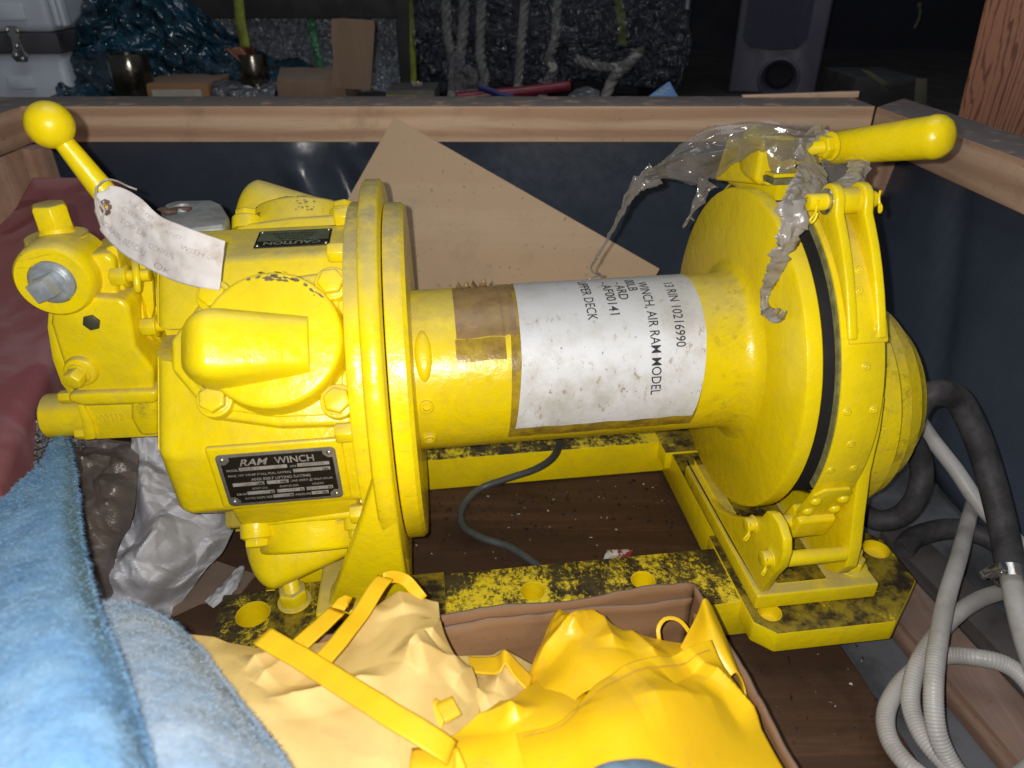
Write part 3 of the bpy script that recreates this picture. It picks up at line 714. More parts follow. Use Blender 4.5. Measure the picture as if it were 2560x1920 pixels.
drumtext('UPPER DECK', TS, .1925, 98, wdeg=43, skew=-.0)
part('printed_text', bt, M['ink'], pl, 0, smooth=0)
bm = B(); around(bm, .0500, .1025, 47.5, 104, DR+.0010, 14, 24, .3); part('brown_tape', bm, M['browntape'], bevel=0)
bm = B(); around(bm, .0995, .1150, 48, 106, DR+.0018, 8, 24, .3); part('brown_tape', bm, M['browntape'], bevel=0)
bm = B(); around(bm, .0485, .1015, 32, 47, DR+.0008, 14, 16, .4); part('clear_tape', bm, M['tape'], bevel=0)
bm = B()
for k_, (x, a) in enumerate(((.058, 98), (.066, 101), (.075, 99), (.085, 102))):
    r_ = DR+.001; p = wrapfn(r_)(x, a); q = [p+V(random.uniform(-.004, .004), random.uniform(-.003, .003), random.uniform(.004, .014)) for _ in range(3)]
    v_ = [bm.verts.new(z_) for z_ in (p-V(.004, 0, 0), q[0], q[1]+V(.003, 0, .002), p+V(.005, 0, 0))]; bm.faces.new(v_)
o_ = part('tape_scrap', bm, M['browntape'], bevel=0); solid(o_, .0004)
# --- control valve on the outboard end of the motor
def yprism(pxs, y0, y1, bm=None):
    bm = bm or B(); P = [L(x, y, 'y', y0) for x, y in pxs]
    prism(bm, [(p.x, p.z) for p in P], lambda a, b, h: V(a, h, b), y0, y1); return bm
bm = yprism([(128, 765), (150, 748), (215, 742), (300, 748), (322, 765), (338, 868), (384, 926), (384, 975), (200, 985), (172, 960), (150, 890), (125, 810)], -.058, .03)
vb = part('valve_body', bm, M['paint'], bevel=.006, seg=3)
bm = yprism([(118, 775), (132, 765), (150, 800), (158, 885), (186, 965), (205, 985), (180, 1000), (150, 960), (128, 900), (115, 820)], -.050, .045); part('side_cover', bm, M['paint'], vb, .004)
bm = yprism([(172, 985), (392, 978), (392, 1012), (205, 1018), (165, 1004)], -.066, .02); part('cover_ledge', bm, M['paint'], vb, .005, seg=3)
bm = yprism([(192, 1015), (392, 1008), (396, 1093), (236, 1100), (215, 1050)], -.056, .02); part('lower_block', bm, M['paint'], vb, .003)
bm = yprism([(188, 1010), (208, 1012), (232, 1060), (240, 1100), (208, 1103), (200, 1050)], -.060, .03); part('gasket_flange', bm, M['paint'], vb, .003)
bm = yprism([(325, 1003), (392, 1000), (396, 1090), (350, 1092), (326, 1050)], -.064, .0); part('corner_boss', bm, M['paint_stained'], vb, .005, seg=3)
p = L(190, 1035, 'y', -.02); bm = B(); lathe(bm, [(0, .020), (.003, .0245), (.095, .0245)], V(-.402, -.02, p.z), ax, 40); part('spool_housing', bm, M['paint'], vb, .001)
bt = B(); t = text2d('403113', .0125, .02); p0 = L(240, 1056, 'y', -.0565); addtext(bt, t, lambda a, b: V(p0.x+a*.80, -.0567, p0.z+b))
ob = part('cast_number', bt, M['paint_dusty'], vb, 0, smooth=0); solid(ob, .0012, 1)
p = L(230, 805, 'y', -.0585); bm = B(); hexhead(bm, p, (0, -1, 0), .0085, .003, 10, 0); part('socket_screw', bm, M['socket'], vb, .0005)
p = L(205, 925, 'y', -.058); bm = B(); lathe(bm, [(0, .0165), (.006, .0150), (.007, .0120), (.007, 0)], p, (0, -1, 0), 28, close=False); part('bolt_boss', bm, M['paint'], vb, .001)
bm = B(); hexhead(bm, p+V(0, -.007, 0), (-.2, -1, -.15), .0098, .013, 15, .0115); part('hex_bolt', bm, M['paint'], vb, .0006)
for q in ((165, 992), (205, 1082)):
    p = L(*q, 'y', -.04); bm = B(); hexhead(bm, p+V(.008, 0, 0), (-1, 0, 0), .0075, .014, 0); part('hex_bolt', bm, M['paint'], vb, .0006)
# inlet elbow: vertical boss and forward boss
c1_ = L(152, 620, 'y', -.020); zt = L(152, 588, 'y', -.020).z
bm = B(); lathe(bm, [(0, .031), (zt-.125-.022, .031), (zt-.125-.008, .029), (zt-.125, .0275), (zt-.125, 0)], V(c1_.x, -.020, .125), (0, 0, 1), 48, close=False); part('vertical_port', bm, M['paint_dusty'], vb, 0, smooth=50)
bm = B(); lathe(bm, [(0, .0165), (.004, .0165), (.0055, .0150), (.010, .0150)], V(c1_.x+.002, -.020, zt), (0, 0, 1), 36)
hexhead(bm, V(c1_.x+.002, -.020, zt+.009), (0, 0, 1), .0165, .022, 25); part('hex_plug', bm, M['paint_dusty'], vb, .0012)
p = L(130, 706, 'y', -.066); bm = B(); lathe(bm, [(0, .036), (.040, .0365), (.052, .0345), (.0545, .032), (.0545, .0212), (.050, .0212), (.050, 0)], V(p.x, -.0115, p.z), (0, -1, 0), 56, close=False); part('forward_port', bm, M['paint'], vb, 0, smooth=45)
bm = B(); prof = [(0, .0200)]+[(.002*i+(.0007 if j else 0), .0207 if j else .0190) for i in range(1, 4) for j in (0, 1)]+[(.0082, .0180), (.0095, .0172), (.0095, 0)]
o_p = V(p.x, -.0615, p.z); lathe(bm, prof, o_p, (-.06, -1, -.02), 48, close=False)
F = frame((-.06, -1, -.02)); c_ = o_p+F[2]*.0095; u_, v_ = F[0], F[1]; s_ = .0098
def sq(k, h): return [c_+u_*(a*math.cos(.35)-b*math.sin(.35))*k+v_*(a*math.sin(.35)+b*math.cos(.35))*k+F[2]*h for a, b in ((-s_, -s_), (s_, -s_), (s_, s_), (-s_, s_))]
hexa(bm, sq(1.0, -.001)+sq(.90, .018)); part('pipe_plug', bm, M['zinc'], vb, .0008)
# shoulder joining the elbow to the body and the plate behind it
bm = yprism([(205, 640), (262, 632), (285, 650), (292, 730), (300, 752), (175, 760), (190, 700)], -.045, .02); part('elbow_shoulder', bm, M['paint'], vb, .010, seg=4)
bm = yprism([(262, 620), (290, 610), (300, 660), (318, 750), (292, 752), (268, 740), (262, 680)], -.035, .045); part('clevis_plate', bm, M['paint_dusty'], vb, .003)
bm = B(); p = L(360, 810, 'y', -.02); prof = []
for i in range(5):
    for q, rr in ((0, .034), (.0015, .041), (.0050, .041), (.0065, .034)): prof.append((-.018+i*.0075+q, rr))
lathe(bm, prof, V(p.x-.004, .012, p.z+.004), ax, 48); part('coil_spring', bm, M['paint_dusty'], vb, 0, smooth=60)
bm = B(); lathe(bm, [(-.02, .030), (.05, .030)], V(p.x-.004, .012, p.z+.004), ax, 32); part('spring_shaft', bm, M['paint'], vb, .001)
for q in ((322, 690), (395, 815)):
    p = L(*q, 'y', -.045); bm = B(); hexhead(bm, p, (-1, 0, 0), .0095, .014, 20, .011); cyl(bm, p, p+V(.02, 0, 0), .006, n=20); part('hex_bolt', bm, M['paint'], vb, .0006)
bm = B(); pts = [L(335, 640, 'y', -.03), L(340, 680, 'y', -.05), L(345, 725, 'y', -.055), L(352, 700, 'y', -.03)]
sweep(bm, spline(pts, 8), .0035, 12); part('spring_hook', bm, M['paint'], vb, 0)
bm = yprism([(345, 640), (380, 700), (385, 770), (378, 800), (350, 730), (335, 680)], -.03, -.022); part('lever_link', bm, M['paint'], vb, .001)
# --- throttle lever with ball knob
bc = L(124, 312, 'y', -.02); l1 = L(292, 520, 'y', -.02); l2 = L(330, 600, 'y', -.02)
lv = empty('throttle_lever', (0, 0, 0)); lv.parent = winch; lv.location = bc-BO
BO_save = BO; BO = bc
def sub(name, bm, mat, par, bevel=0, **k): return finish(bm, name, mat, par, bevel, off=BO, **k)
bm = B(); d = (l1-bc); lathe(bm, [(0, .0088), (.016, .0088), (.034, .0098), (d.length*.7, .0112), (d.length, .0118), (d.length+.03, .0115)], bc, d, 32); sub('lever_rod', bm, M['paint_clean'], lv, smooth=60)
bm = B(); sphere(bm, bc, .0205, 48); sub('ball_knob', bm, M['paint_clean'], lv, smooth=80)
BO = BO_save
# --- grey breather box behind the valve
zt = .172; T = [L(x, y, 'z', zt) for x, y in [(400, 525), (412, 508), (440, 500), (530, 498), (553, 508), (572, 540), (560, 562), (478, 573), (412, 545)]]
bm = B(); cx_ = sum((t_.x for t_ in T))/len(T); cy_ = sum((t_.y for t_ in T))/len(T)
lo = [bm.verts.new(V(t_.x*1.0+(cx_-t_.x)*.06, t_.y+(cy_-t_.y)*.06, zt-.060)) for t_ in T]; mi = [bm.verts.new(t_-V(0, 0, .004)) for t_ in T]; hi = [bm.verts.new(V(t_.x+(cx_-t_.x)*.06, t_.y+(cy_-t_.y)*.06, zt)) for t_ in T]
bm.faces.new(lo[::-1]); bm.faces.new(hi)
for A, Bq in ((lo, mi), (mi, hi)):
    for k in range(9): bm.faces.new((A[k], A[(k+1) % 9], Bq[(k+1) % 9], Bq[k]))
br = part('breather_cap', bm, M['silver'], bevel=.003, seg=3, label='dull silver breather cap beside the motor')
p = L(457, 522, 'z', zt); bm = B(); lathe(bm, [(0, .0125), (.003, .0115), (.0035, .009), (.001, .008), (.001, 0)], p, (0, 0, 1), 32, close=False); part('filler_screw', bm, M['silver'], br, 0, smooth=50)
bm = B(); sweep(bm, spline([L(405, 522, 'z', zt+.001), L(425, 530, 'z', zt+.003), L(440, 522, 'z', zt+.002), L(476, 522, 'z', zt+.002)], 6), .004, 10, flat=(1.4, .5))
M['rust'] = simple('rusty_crust', (.20, .11, .08), .85, 0, .5, 90, .5); part('crust', bm, M['rust'], br, 0)
# --- brake drum, band, lugs
bm = B(); lathe(bm, [(.395, .176), (.452, .176)], (0,0,0), ax, 96); part('brake_drum', bm, M['darkgap'] if 'darkgap' in M else M['black'], bevel=.001)  # drum coloured near black to stand for the shade in the band gap
BR = .208; X0, X1 = .4055, .4480
def bandpath(r, a0, a1, n=70, tail=0):
    out = []
    for i in range(n+1):
        a = a0+(a1-a0)*i/n; out.append(V(0, -r*math.cos(R(a)), r*math.sin(R(a))))
    if tail:
        q = R(a0); t = V(0, -math.sin(q), -math.cos(q)); out = [out[0]+t*tail*(1-i/6) for i in range(6)]+out
    return out
def bandmesh(bm, x0, x1, r, th, a0, a1, tail=0, xf=None):
    P = bandpath(r, a0, a1, tail=tail); Q = bandpath(r-th, a0, a1, tail=tail); rings = []
    for p, q in zip(P, Q): rings.append([bm.verts.new((x0, p.y, p.z)), bm.verts.new((x1, p.y, p.z)), bm.verts.new((x1, q.y, q.z)), bm.verts.new((x0, q.y, q.z))])
    for A, Bq in zip(rings, rings[1:]):
        for k in range(4): bm.faces.new((A[k], A[(k+1) % 4], Bq[(k+1) % 4], Bq[k]))
    bm.faces.new(rings[0][::-1]); bm.faces.new(rings[-1])
bm = B(); bandmesh(bm, X0, X1, BR, .0040, -24, 73, tail=.040); bb = part('brake_band', bm, M['paint_clean'], bevel=.0010)
bm = B(); bandmesh(bm, X0-.0012, X1-.003, BR-.0042, .0065, -18, 72); part('brake_lining', bm, M['lining'], bb, 0)
bm = B(); bandmesh(bm, X0, X1, BR, .0040, 92, 215); part('rear_band', bm, M['paint'], bb, .0010)
bm = B(); bandmesh(bm, X0-.0012, X1-.003, BR-.0042, .0065, 91, 214); part('brake_lining', bm, M['lining'], bb, 0)
def onband(x, a, r=BR): return V(x, -r*math.cos(R(a)), r*math.sin(R(a)))
rv = [(.4150, 31.5), (.4385, 31.5), (.4285, 22), (.4130, 10), (.4400, 10), (.4240, 0), (.4120, -9), (.4360, -9), (.4290, 47), (.4245, 41.5)]
for x, a in rv:
    bm = B(); n_q = dirv(a); o_ = onband(x, a, BR+(.0052 if a > 28 else 0)); lathe(bm, [(0, .0044), (.0009, .0040), (.0012, .0028), (.0006, .0018), (.0014, .0010), (.0014, 0)], o_, n_q, 20, close=False); part('rivet', bm, M['paint'], bb, 0, smooth=60)
# upper lug casting riveted on the band
bm = B(); bandmesh(bm, X0+.005, X1, BR+.0052, .005, 28, 72.5); lug = part('band_lug', bm, M['paint'], bb, .0012)
LA = 64.0; LR = .233; lc = V(0, -LR*math.cos(R(LA)), LR*math.sin(R(LA)))
for xa, xb in ((.4080, .4175), (.4365, .4460)):
    bm = B(); prof = []
    for i in range(13):
        a = 29+(LA-5-29)*i/12; h = .0052+.021*max(0, (i/12))**1.5+.002; prof.append((a, BR+h))
    pts = [(-r_*math.cos(R(a)), r_*math.sin(R(a))) for a, r_ in prof]
    nl = dirv(LA); tl = dirv(LA+90)
    for i in range(11):
        q = R(-60+210*i/10); e = lc+nl*(.0170*math.cos(q-.0))+tl*(.0170*math.sin(q)); pts.append((e.y, e.z))
    for a in (72, 65, 55, 45, 35, 29): pts.append((-(BR+.003)*math.cos(R(a)), (BR+.003)*math.sin(R(a))))
    prism(bm, pts, lambda a, b, h: V(h, a, b), xa, xb); part('lug_rib', bm, M['paint_clean'], lug, .0025, seg=3)
bm = B(); cyl(bm, lc+V(.4165, 0, 0), lc+V(.4375, 0, 0), .0125, n=36); part('pivot_barrel', bm, M['paint'], lug, .001)
bm = B(); cyl(bm, lc+V(.388, 0, 0), lc+V(.456, 0, 0), .0080, n=28); pin = part('pivot_pin', bm, M['paint_clean'], lug, .001)
bm = B(); lathe(bm, [(0, .0125), (.002, .0125)], lc+V(.4060, 0, 0), ax, 28); part('pin_washer', bm, M['steel'], lug, .0003)
def cotter(p, s=1, mat='paint_clean', par=None):
    bm = B(); P = [p+V(0, 0, .010), p+V(0, 0, 0), p+V(-.002*s, -.003, -.008), p+V(-.007*s, -.006, -.013), p+V(-.010*s, -.006, -.019), p+V(-.006*s, -.006, -.022), p+V(-.002*s, -.006, -.016), p+V(0, -.005, -.008)]
    P = [p+(q_-p)*.62 for q_ in P]; sweep(bm, spline(P, 6), .0013, 10); part('cotter_pin', bm, M[mat], par or lug, 0)
cotter(lc+V(.394, -.0085, -.002)); cotter(lc+V(.456, -.006, .004), -.5)
# lower end: strap plate with dome rivets, barrel knuckle
q = R(-24); t_ = V(0, -math.sin(q), -math.cos(q)); n_q = dirv(-24); s0 = onband(0, -24)
for sx, s in ((.4110, -.006), (.4415, -.006), (.4110, .017), (.4415, .017)):
    bm = B(); dome(bm, s0+t_*s+V(sx, 0, 0)+n_q*.0035, n_q, .0066, .0048, 24); part('dome_rivet', bm, M['paint_clean'], bb, 0, smooth=80)
bm = B(); a0_, a1_ = s0-t_*.010, s0+t_*.072
F = lambda x, s, h: s0+t_*s+V(x, 0, 0)+n_q*h
prism(bm, [(.4045, -.018), (.4130, -.029), (.4400, -.029), (.4475, -.018), (.4475, .055), (.4045, .055)], lambda a, b, h: F(a, b, h), -.0005, .0035); part('strap_plate', bm, M['paint_clean'], bb, .0015)
kc = s0+t_*.052+n_q*(-.002)
bm = B(); prism(bm, [(-.012, -.022), (.0125, -.022), (.0160, .012), (.009, .022), (-.006, .022), (-.014, .012)], lambda a, b, h: V(h, 0, 0)+kc+n_q*a+t_*b, .4050, .4485); part('band_knuckle', bm, M['paint_clean'], bb, .004, seg=3)
bm = B(); cyl(bm, kc+V(.362, 0, 0), kc+V(.475, 0, 0), .0078, n=28); kp = part('knuckle_pin', bm, M['paint'], bb, .001)
# bracket with two cheeks on a foot
bm = B(); box(bm, .3600, .5030, -.212, .03, ZT+.0032, ZT+.0250); fb = part('brake_bracket', bm, M['paint'], bevel=.0030, seg=3)
bm = B(); box(bm, .389, .447, -.198, .0, ZT+.0252, ZT+.0262); part('bracket_floor', bm, M['paint_deck2'], fb, 0)
def yz(pts, x0, x1, name, mat='paint_clean', par=None, bev=.0025):
    bm = B(); prism(bm, pts, lambda a, b, h: V(h, a, b), x0, x1); return part(name, bm, M[mat], par or fb, bev, seg=3)
arc = [(-r_*math.cos(R(a)), r_*math.sin(R(a))) for r_, a in [(.2005, -96), (.2005, -80), (.2005, -66), (.2005, -54), (.2015, -45), (.204, -38)]]
lugL = [(.03, ZT+.0255)]+arc+[(-.178, -.112), (-.186, -.096), (-.198, -.089), (-.214, -.0895), (-.228, -.098), (-.234, -.112), (-.233, -.132), (-.222, -.155), (-.2085, -.1935)]
yz(lugL, .3640, .3745, 'bracket_cheek')
lugR = [(.03, ZT+.0255), (.0, -.190), (-.06, -.172), (-.12, -.135), (-.155, -.09), (-.170, -.04), (-.172, .0), (-.170, .03), (-.182, .035), (-.190, .0), (-.194, -.05), (-.205, -.10), (-.214, -.135), (-.216, -.160), (-.205, -.180), (-.185, -.1945)]
yz(lugR, .4520, .4660, 'bracket_cheek')
bm = B(); cyl(bm, V(.365, -.207, -.148), V(.452, -.207, -.148), .0085, n=28); part('cross_rod', bm, M['paint_clean'], fb, .001)
for y, z, r in ((kc.y, kc.z, .0105), (-.2125, -.1385, .0115)):
    bm = B(); cyl(bm, V(.3645, y, z), V(.3545, y, z), r*.75, n=24); lathe(bm, [(0, r), (.002, r)], V(.3628, y, z), (1, 0, 0), 24); pp = part('pin_end', bm, M['paint'], fb, .001)
cotter(V(.357, kc.y-.006, kc.z), 1, 'paint', fb); cotter(V(.357, -.219, -.1385), .7, 'paint', fb)
bm = B(); hexhead(bm, (.485, -.182, ZT+.025), (0, 0, 1), .014, .012, 10, .018); cyl(bm, V(.485, -.182, ZT+.03), V(.485, -.182, ZT+.05), .008); part('hex_bolt', bm, M['paint_dusty'], fb, .001)
# --- upper rear anchor block with the lever knuckle
bm = B(); prism(bm, [(.398, .118), (.405, .060), (.420, .022), (.446, .020), (.452, .118)], lambda a, b, h: V(a, b, h), .170, .207); ub = part('anchor_block', bm, M['paint'], bevel=.005, seg=3)
bm = B(); hexa(bm, [V(.385, .125, .172), V(.446, .125, .172), V(.446, .02, .192), V(.405, .02, .192), V(.392, .118, .225), V(.444, .118, .225), V(.444, .045, .2165), V(.405, .045, .2165)]); part('anchor_pad', bm, M['paint_dusty'], ub, .004, seg=3)
hL = L(2070, 372, 'y', .035); hR = L(2335, 343, 'y', -.062)
bm = B(); kx = L(1900, 385, 'y', .06)
prism(bm, [(-.028, -.014), (-.022, -.022), (.020, -.022), (.028, -.012), (.026, .016), (.018, .024), (-.016, .024), (-.026, .016)], lambda a, b, h: V(kx.x+.008+b, .06+h, kx.z+a-.002), -.028, .028); part('lever_knuckle', bm, M['paint'], ub, .006, seg=3)
bl = empty('brake_lever', (0, 0, 0)); bl.parent = winch; bl.location = hL-BO
BO_save = BO; BO = hL
bm = B(); kk = V(kx.x+.012, .060, kx.z); d = (hL-kk); u_, v_, w__ = frame(d)
sweep(bm, [kk, kk.lerp(hL, .5), hL, hL+(hR-hL)*.12], .0125, 20, flat=(1, 1.2)); sub('lever_arm', bm, M['paint'], bl)
d = (hR-hL).normalized(); Lh = (hR-hL).length
bm = B(); lathe(bm, [(0, .0150), (.004, .0175), (Lh*.5, .0190), (Lh-.012, .0206), (Lh-.001, .0208)], hL, d, 48); sub('grip_tube', bm, M['paint_clean'], bl, smooth=50)
bm = B(); lathe(bm, [(-.001, .0213), (.0035, .0213), (.009, .0195), (.0145, .0148), (.0175, .0075), (.0185, 0)], hR, d, 48, close=False); sub('grip_cap', bm, M['paint_clean'], bl, smooth=70)
p = L(2055, 368, 'y', .0); 
bm = B(); hexhead(bm, p+V(.012, .003, 0), (-1, -.15, -.05), .0125, .010, 0, .015); sub('lock_nut', bm, M['paint_clean'], bl, .0008)
bm = B(); prof = [(0, .006)]+[(.0022*i+(.0011 if j else 0), .0068 if j else .0057) for i in range(1, 11) for j in (0, 1)]+[(.0255, .0055), (.0255, 0)]
lathe(bm, prof, p+V(.004, .002, 0), (-1, -.15, -.05), 24, close=False); sub('threaded_bolt', bm, M['paint_clean'], bl, smooth=60)
BO = BO_save
# --- gear case at the far right
GC = V(0, -.022, -.062)
bm = B(); lathe(bm, [(.452, .139), (.480, .1405), (.516, .137), (.521, .132), (.534, .129), (.538, .122), (.557, .113), (.561, .105), (.577, .093), (.581, .084), (.592, .068), (.601, .048), (.605, .022), (.6055, 0)], GC, ax, 96, close=False); gc = part('gear_case', bm, M['paint_gear'], bevel=0, smooth=28)
p = GC+V(.508, -.09, -.105); bm = B(); hexhead(bm, p, (.2, -.6, -.7), .0085, .010, 0); part('drain_plug', bm, M['paint'], gc, .0006)
bm = B(); box(bm, .405, .46, .08, .20, ZT, .09); part('rear_pedestal', bm, M['paint'], bevel=.004)
# ---------------------------------------------------------------- soft things and clutter around the winch
def ctl(rows): return [[W(x, y, 'z', z) for x, y, z in r] for r in rows]
def lctl(rows): return [[toW(L(x, y, 'y', k)) for x, y, k in r] for r in rows]
def seg(p, a, b):
    d = b-a; t = max(0, min(1, (p-a).dot(d)/max(1e-9, d.dot(d)))); return (p-(a+d*t)).length, t
def cloth(rows, nu, nv, ridges=(), crumple=(), zref=.17, table=None):
    fn0 = patchfn(table or ctl(rows)); RG = []
    for x1, y1, x2, y2, am, wd in ridges:
        a = W(x1, y1, 'z', zref).xy; b = W(x2, y2, 'z', zref).xy; RG.append((a, b, am, wd))
    def fn(u, v):
        p = fn0(u, v); q = p.xy; dz = 0
        for a, b, am, wd in RG:
            d, t = seg(q, a, b); k = max(0, 1-d/wd); dz += am*(k**1.5)*min(1, 4*t+.15, 4*(1-t)+.15)
        for am, sc, sd in crumple: dz += am*soft(p, sd, sc)
        return p+V(0, 0, dz)
    return fn
def softobj(name, fn, nu, nv, mat, th=.0015, parent=None, label=None, cat=None, edge=None, **k):
    bm = B(); grid(bm, fn, nu, nv); o = finish(bm, name, mat, parent, 0, smooth=k.get('smooth', 50), off=Vector(parent.location) if parent else None)
    if th: solid(o, th, -1)
    if label or cat: tag(o, label, cat)
    return o
def clothmat(name, c, c2, rough, weave=0, dirt=(.3, .2, .08), da=.4, sheen=0, spec=.4):
    m = NT(name); n = m.noise(7, 6, .65); d = m.noise(20, 6, .75, dist=1)
    col = m.mix(m.ramp(n, .35, .65), c, c2); col = m.mix(m.math('MULTIPLY', m.ramp(d, .52, .74), da), col, dirt)
    col = m.mix(m.math('MULTIPLY', m.ramp(m.noise(230, 3), .71, .74), .5), col, tuple(x*.3 for x in dirt))
    m.col(col); m.rough(rough); m.b.inputs['Specular IOR Level'].default_value = spec
    if weave:
        w1 = m.n('ShaderNodeTexWave', wave_type='BANDS', bands_direction='DIAGONAL'); w1.inputs['Scale'].default_value = weave; w1.inputs['Distortion'].default_value = .4; m.t.links.new(m.tc, w1.inputs['Vector'])
        w2 = m.n('ShaderNodeTexWave', wave_type='BANDS', bands_direction='X'); w2.inputs['Scale'].default_value = weave*1.2; w2.inputs['Distortion'].default_value = .4; m.t.links.new(m.map(rot=(0, 0, R(35))), w2.inputs['Vector'])
        h = m.math('MULTIPLY', w1.outputs['Fac'], w2.outputs['Fac']); m.bump(m.math('ADD', m.math('MULTIPLY', h, .35), m.noise(40, 4)), .45, .0012)
    else: m.bump(m.math('ADD', m.noise(30, 5), m.math('MULTIPLY', m.noise(120, 3), .25)), .25, .0015)
    return m.m
M['pale'] = clothmat('pale_yellow_lining', (.70, .51, .19), (.62, .44, .16), .6, 330, (.40, .27, .10), .35)
M['shell'] = clothmat('yellow_rubber_shell', (.78, .49, .008), (.68, .41, .010), .38, 0, (.42, .27, .06), .45)
M['strapy'] = clothmat('yellow_strap', (.78, .48, .010), (.68, .42, .015), .5, 0, (.45, .28, .05), .35)
M['white'] = clothmat('white_woven_sack', (.60, .61, .65), (.48, .48, .52), .8, 260, (.20, .17, .14), .35, spec=.2)
M['brownsack'] = clothmat('brown_grey_sack', (.17, .14, .125), (.10, .08, .07), .4, 110, (.05, .04, .03), .5, spec=.6)
for k_, sc_, ds_ in ():
    nt = M[k_].node_tree; v_ = nt.nodes.new('ShaderNodeTexVoronoi'); v_.feature = 'DISTANCE_TO_EDGE'; v_.inputs['Scale'].default_value = sc_; nz_ = nt.nodes.new('ShaderNodeTexNoise'); nz_.inputs['Scale'].default_value = sc_*.5
    tc_ = nt.nodes.new('ShaderNodeTexCoord'); ad_ = nt.nodes.new('ShaderNodeVectorMath'); ad_.operation = 'MULTIPLY_ADD'; ad_.inputs[1].default_value = (.10, .10, .10)
    nt.links.new(tc_.outputs['Object'], nz_.inputs['Vector']); nt.links.new(nz_.outputs['Color'], ad_.inputs[0]); nt.links.new(tc_.outputs['Object'], ad_.inputs[2]); nt.links.new(ad_.outputs[0], v_.inputs['Vector'])
    b_ = nt.nodes.new('ShaderNodeBump'); b_.inputs['Strength'].default_value = 1; b_.inputs['Distance'].default_value = ds_; mr_ = nt.nodes.new('ShaderNodeMapRange'); mr_.inputs[2].default_value = .35; nt.links.new(v_.outputs['Distance'], mr_.inputs[0]); nt.links.new(mr_.outputs[0], b_.inputs['Height'])
    ob_ = [n_ for n_ in nt.nodes if n_.type == 'BUMP' and n_ != b_][0]; nt.links.new(b_.outputs[0], ob_.inputs['Normal'])
M['greypaper'] = clothmat('creased_grey_paper', (.46, .47, .50), (.38, .39, .42), .5, 0, (.25, .22, .2), .3)
M['card'] = wood('cardboard', (.33, .185, .090), (.25, .135, .066), 'X', .25, .45, .85, .35, .3)
M['cardpale'] = wood('pale_cardboard', (.24, .165, .115), (.19, .13, .09), 'Z', .25, .2, .85, .4, .2)
M['felt_up'] = simple('blue_felt', (.12, .24, .40), .95, 0, .22, 24, .7, .1, (.18, .31, .46), 120)
M['felt_lo'] = simple('pale_blue_felt', (.30, .355, .42), .95, 0, .2, 22, .7, .1, (.22, .30, .40), 120)
M['stitch'] = simple('tan_thread', (.42, .24, .03), .8, 0, .2, 60)
# cardboard box in front
box_o = empty('cardboard_box', (-.03, .33, 0)); tag(box_o, 'open brown cardboard box with torn wavy rim before the winch base, holding yellow rainwear', 'box')
bo = Vector(box_o.location)
BC = V(.182, .519, 0); bl_ = V(-.345, .411, 0); fr_ = V(.262, .03, 0)
def wall(a, b, zt_, name, wob=.004, bow=.01, seed=0):
    d = b-a; n = V(-d.y, d.x, 0).normalized()
    def fn(u, v):
        z = (zt_+.004*noise.noise(V(u*7, seed, 0))+.0025*noise.noise(V(u*30, seed, 4)))*v
        return a+d*u+n*(bow*math.sin(math.pi*u)*v+wob*noise.noise(V(u*6, v*4, seed))*v)+V(0, 0, z+.0005)
    bm = B(); grid(bm, fn, 70, 14); o = finish(bm, name, M['card'], box_o, 0, off=bo); solid(o, .0032, 0); return o
wall(BC, bl_, .150, 'back_panel', seed=1, bow=-.010); wall(BC, fr_, .150, 'side_panel', seed=2, bow=.006); wall(bl_, V(-.30, .03, 0), .15, 'side_panel', seed=3)
wall(BC+V(-.004, -.010, 0), bl_+V(.01, -.010, 0), .142, 'inner_panel', seed=9, bow=-.013, wob=.007); wall(BC+V(-.006, -.03, 0), V(.222, .18, 0), .143, 'inner_flap', seed=5, bow=.002)
bm = B(); prism(bm, [(BC.x, BC.y-.004), (bl_.x, bl_.y-.004), (-.30, .03), (.262, .03)], lambda a, b, h: V(a, b, h), .0008, .004); finish(bm, 'bottom_panel', M['card'], box_o, 0, off=bo)

# yellow rainwear
rain = empty('yellow_rainwear', (.0, .35, .10)); tag(rain, 'crumpled yellow waterproof garment with pale lining and straps stuffed in the cardboard box', 'garment')
ro = Vector(rain.location)
fn = cloth([[(430, 1582, .20), (560, 1592, .20), (700, 1612, .19), (830, 1600, .185), (900, 1545, .185), (1000, 1494, .19), (1096, 1504, .185)],
            [(480, 1660, .215), (600, 1668, .215), (720, 1690, .205), (830, 1680, .205), (930, 1640, .21), (1040, 1600, .215), (1108, 1590, .19)],
            [(560, 1750, .225), (650, 1752, .225), (740, 1760, .215), (840, 1760, .220), (950, 1735, .225), (1060, 1690, .22), (1150, 1662, .185)],
            [(610, 1820, .225), (700, 1820, .225), (800, 1825, .220), (890, 1820, .225), (990, 1800, .225), (1090, 1770, .21), (1200, 1745, .18)],
            [(700, 1950, .225), (780, 1950, .225), (860, 1950, .225), (930, 1950, .225), (990, 1950, .22), (1070, 1945, .21), (1180, 1935, .19)]],
           0, 0, [(640, 1770, 765, 1682, .016, .022), (670, 1820, 780, 1690, .012, .018), (1025, 1770, 1085, 1690, .018, .022), (1085, 1690, 1105, 1600, .014, .02), (1040, 1770, 1170, 1712, .016, .02),
                  (700, 1862, 980, 1802, .012, .02), (1000, 1520, 1020, 1600, .010, .03), (860, 1640, 960, 1560, .010, .03), (560, 1640, 700, 1650, -.008, .03), (1140, 1790, 1200, 1700, .014, .018)],
           [(.0035, 9, 1)])
softobj('pale_lining', fn, 170, 190, M['pale'], .0015, rain, 'pale yellow woven lining side')
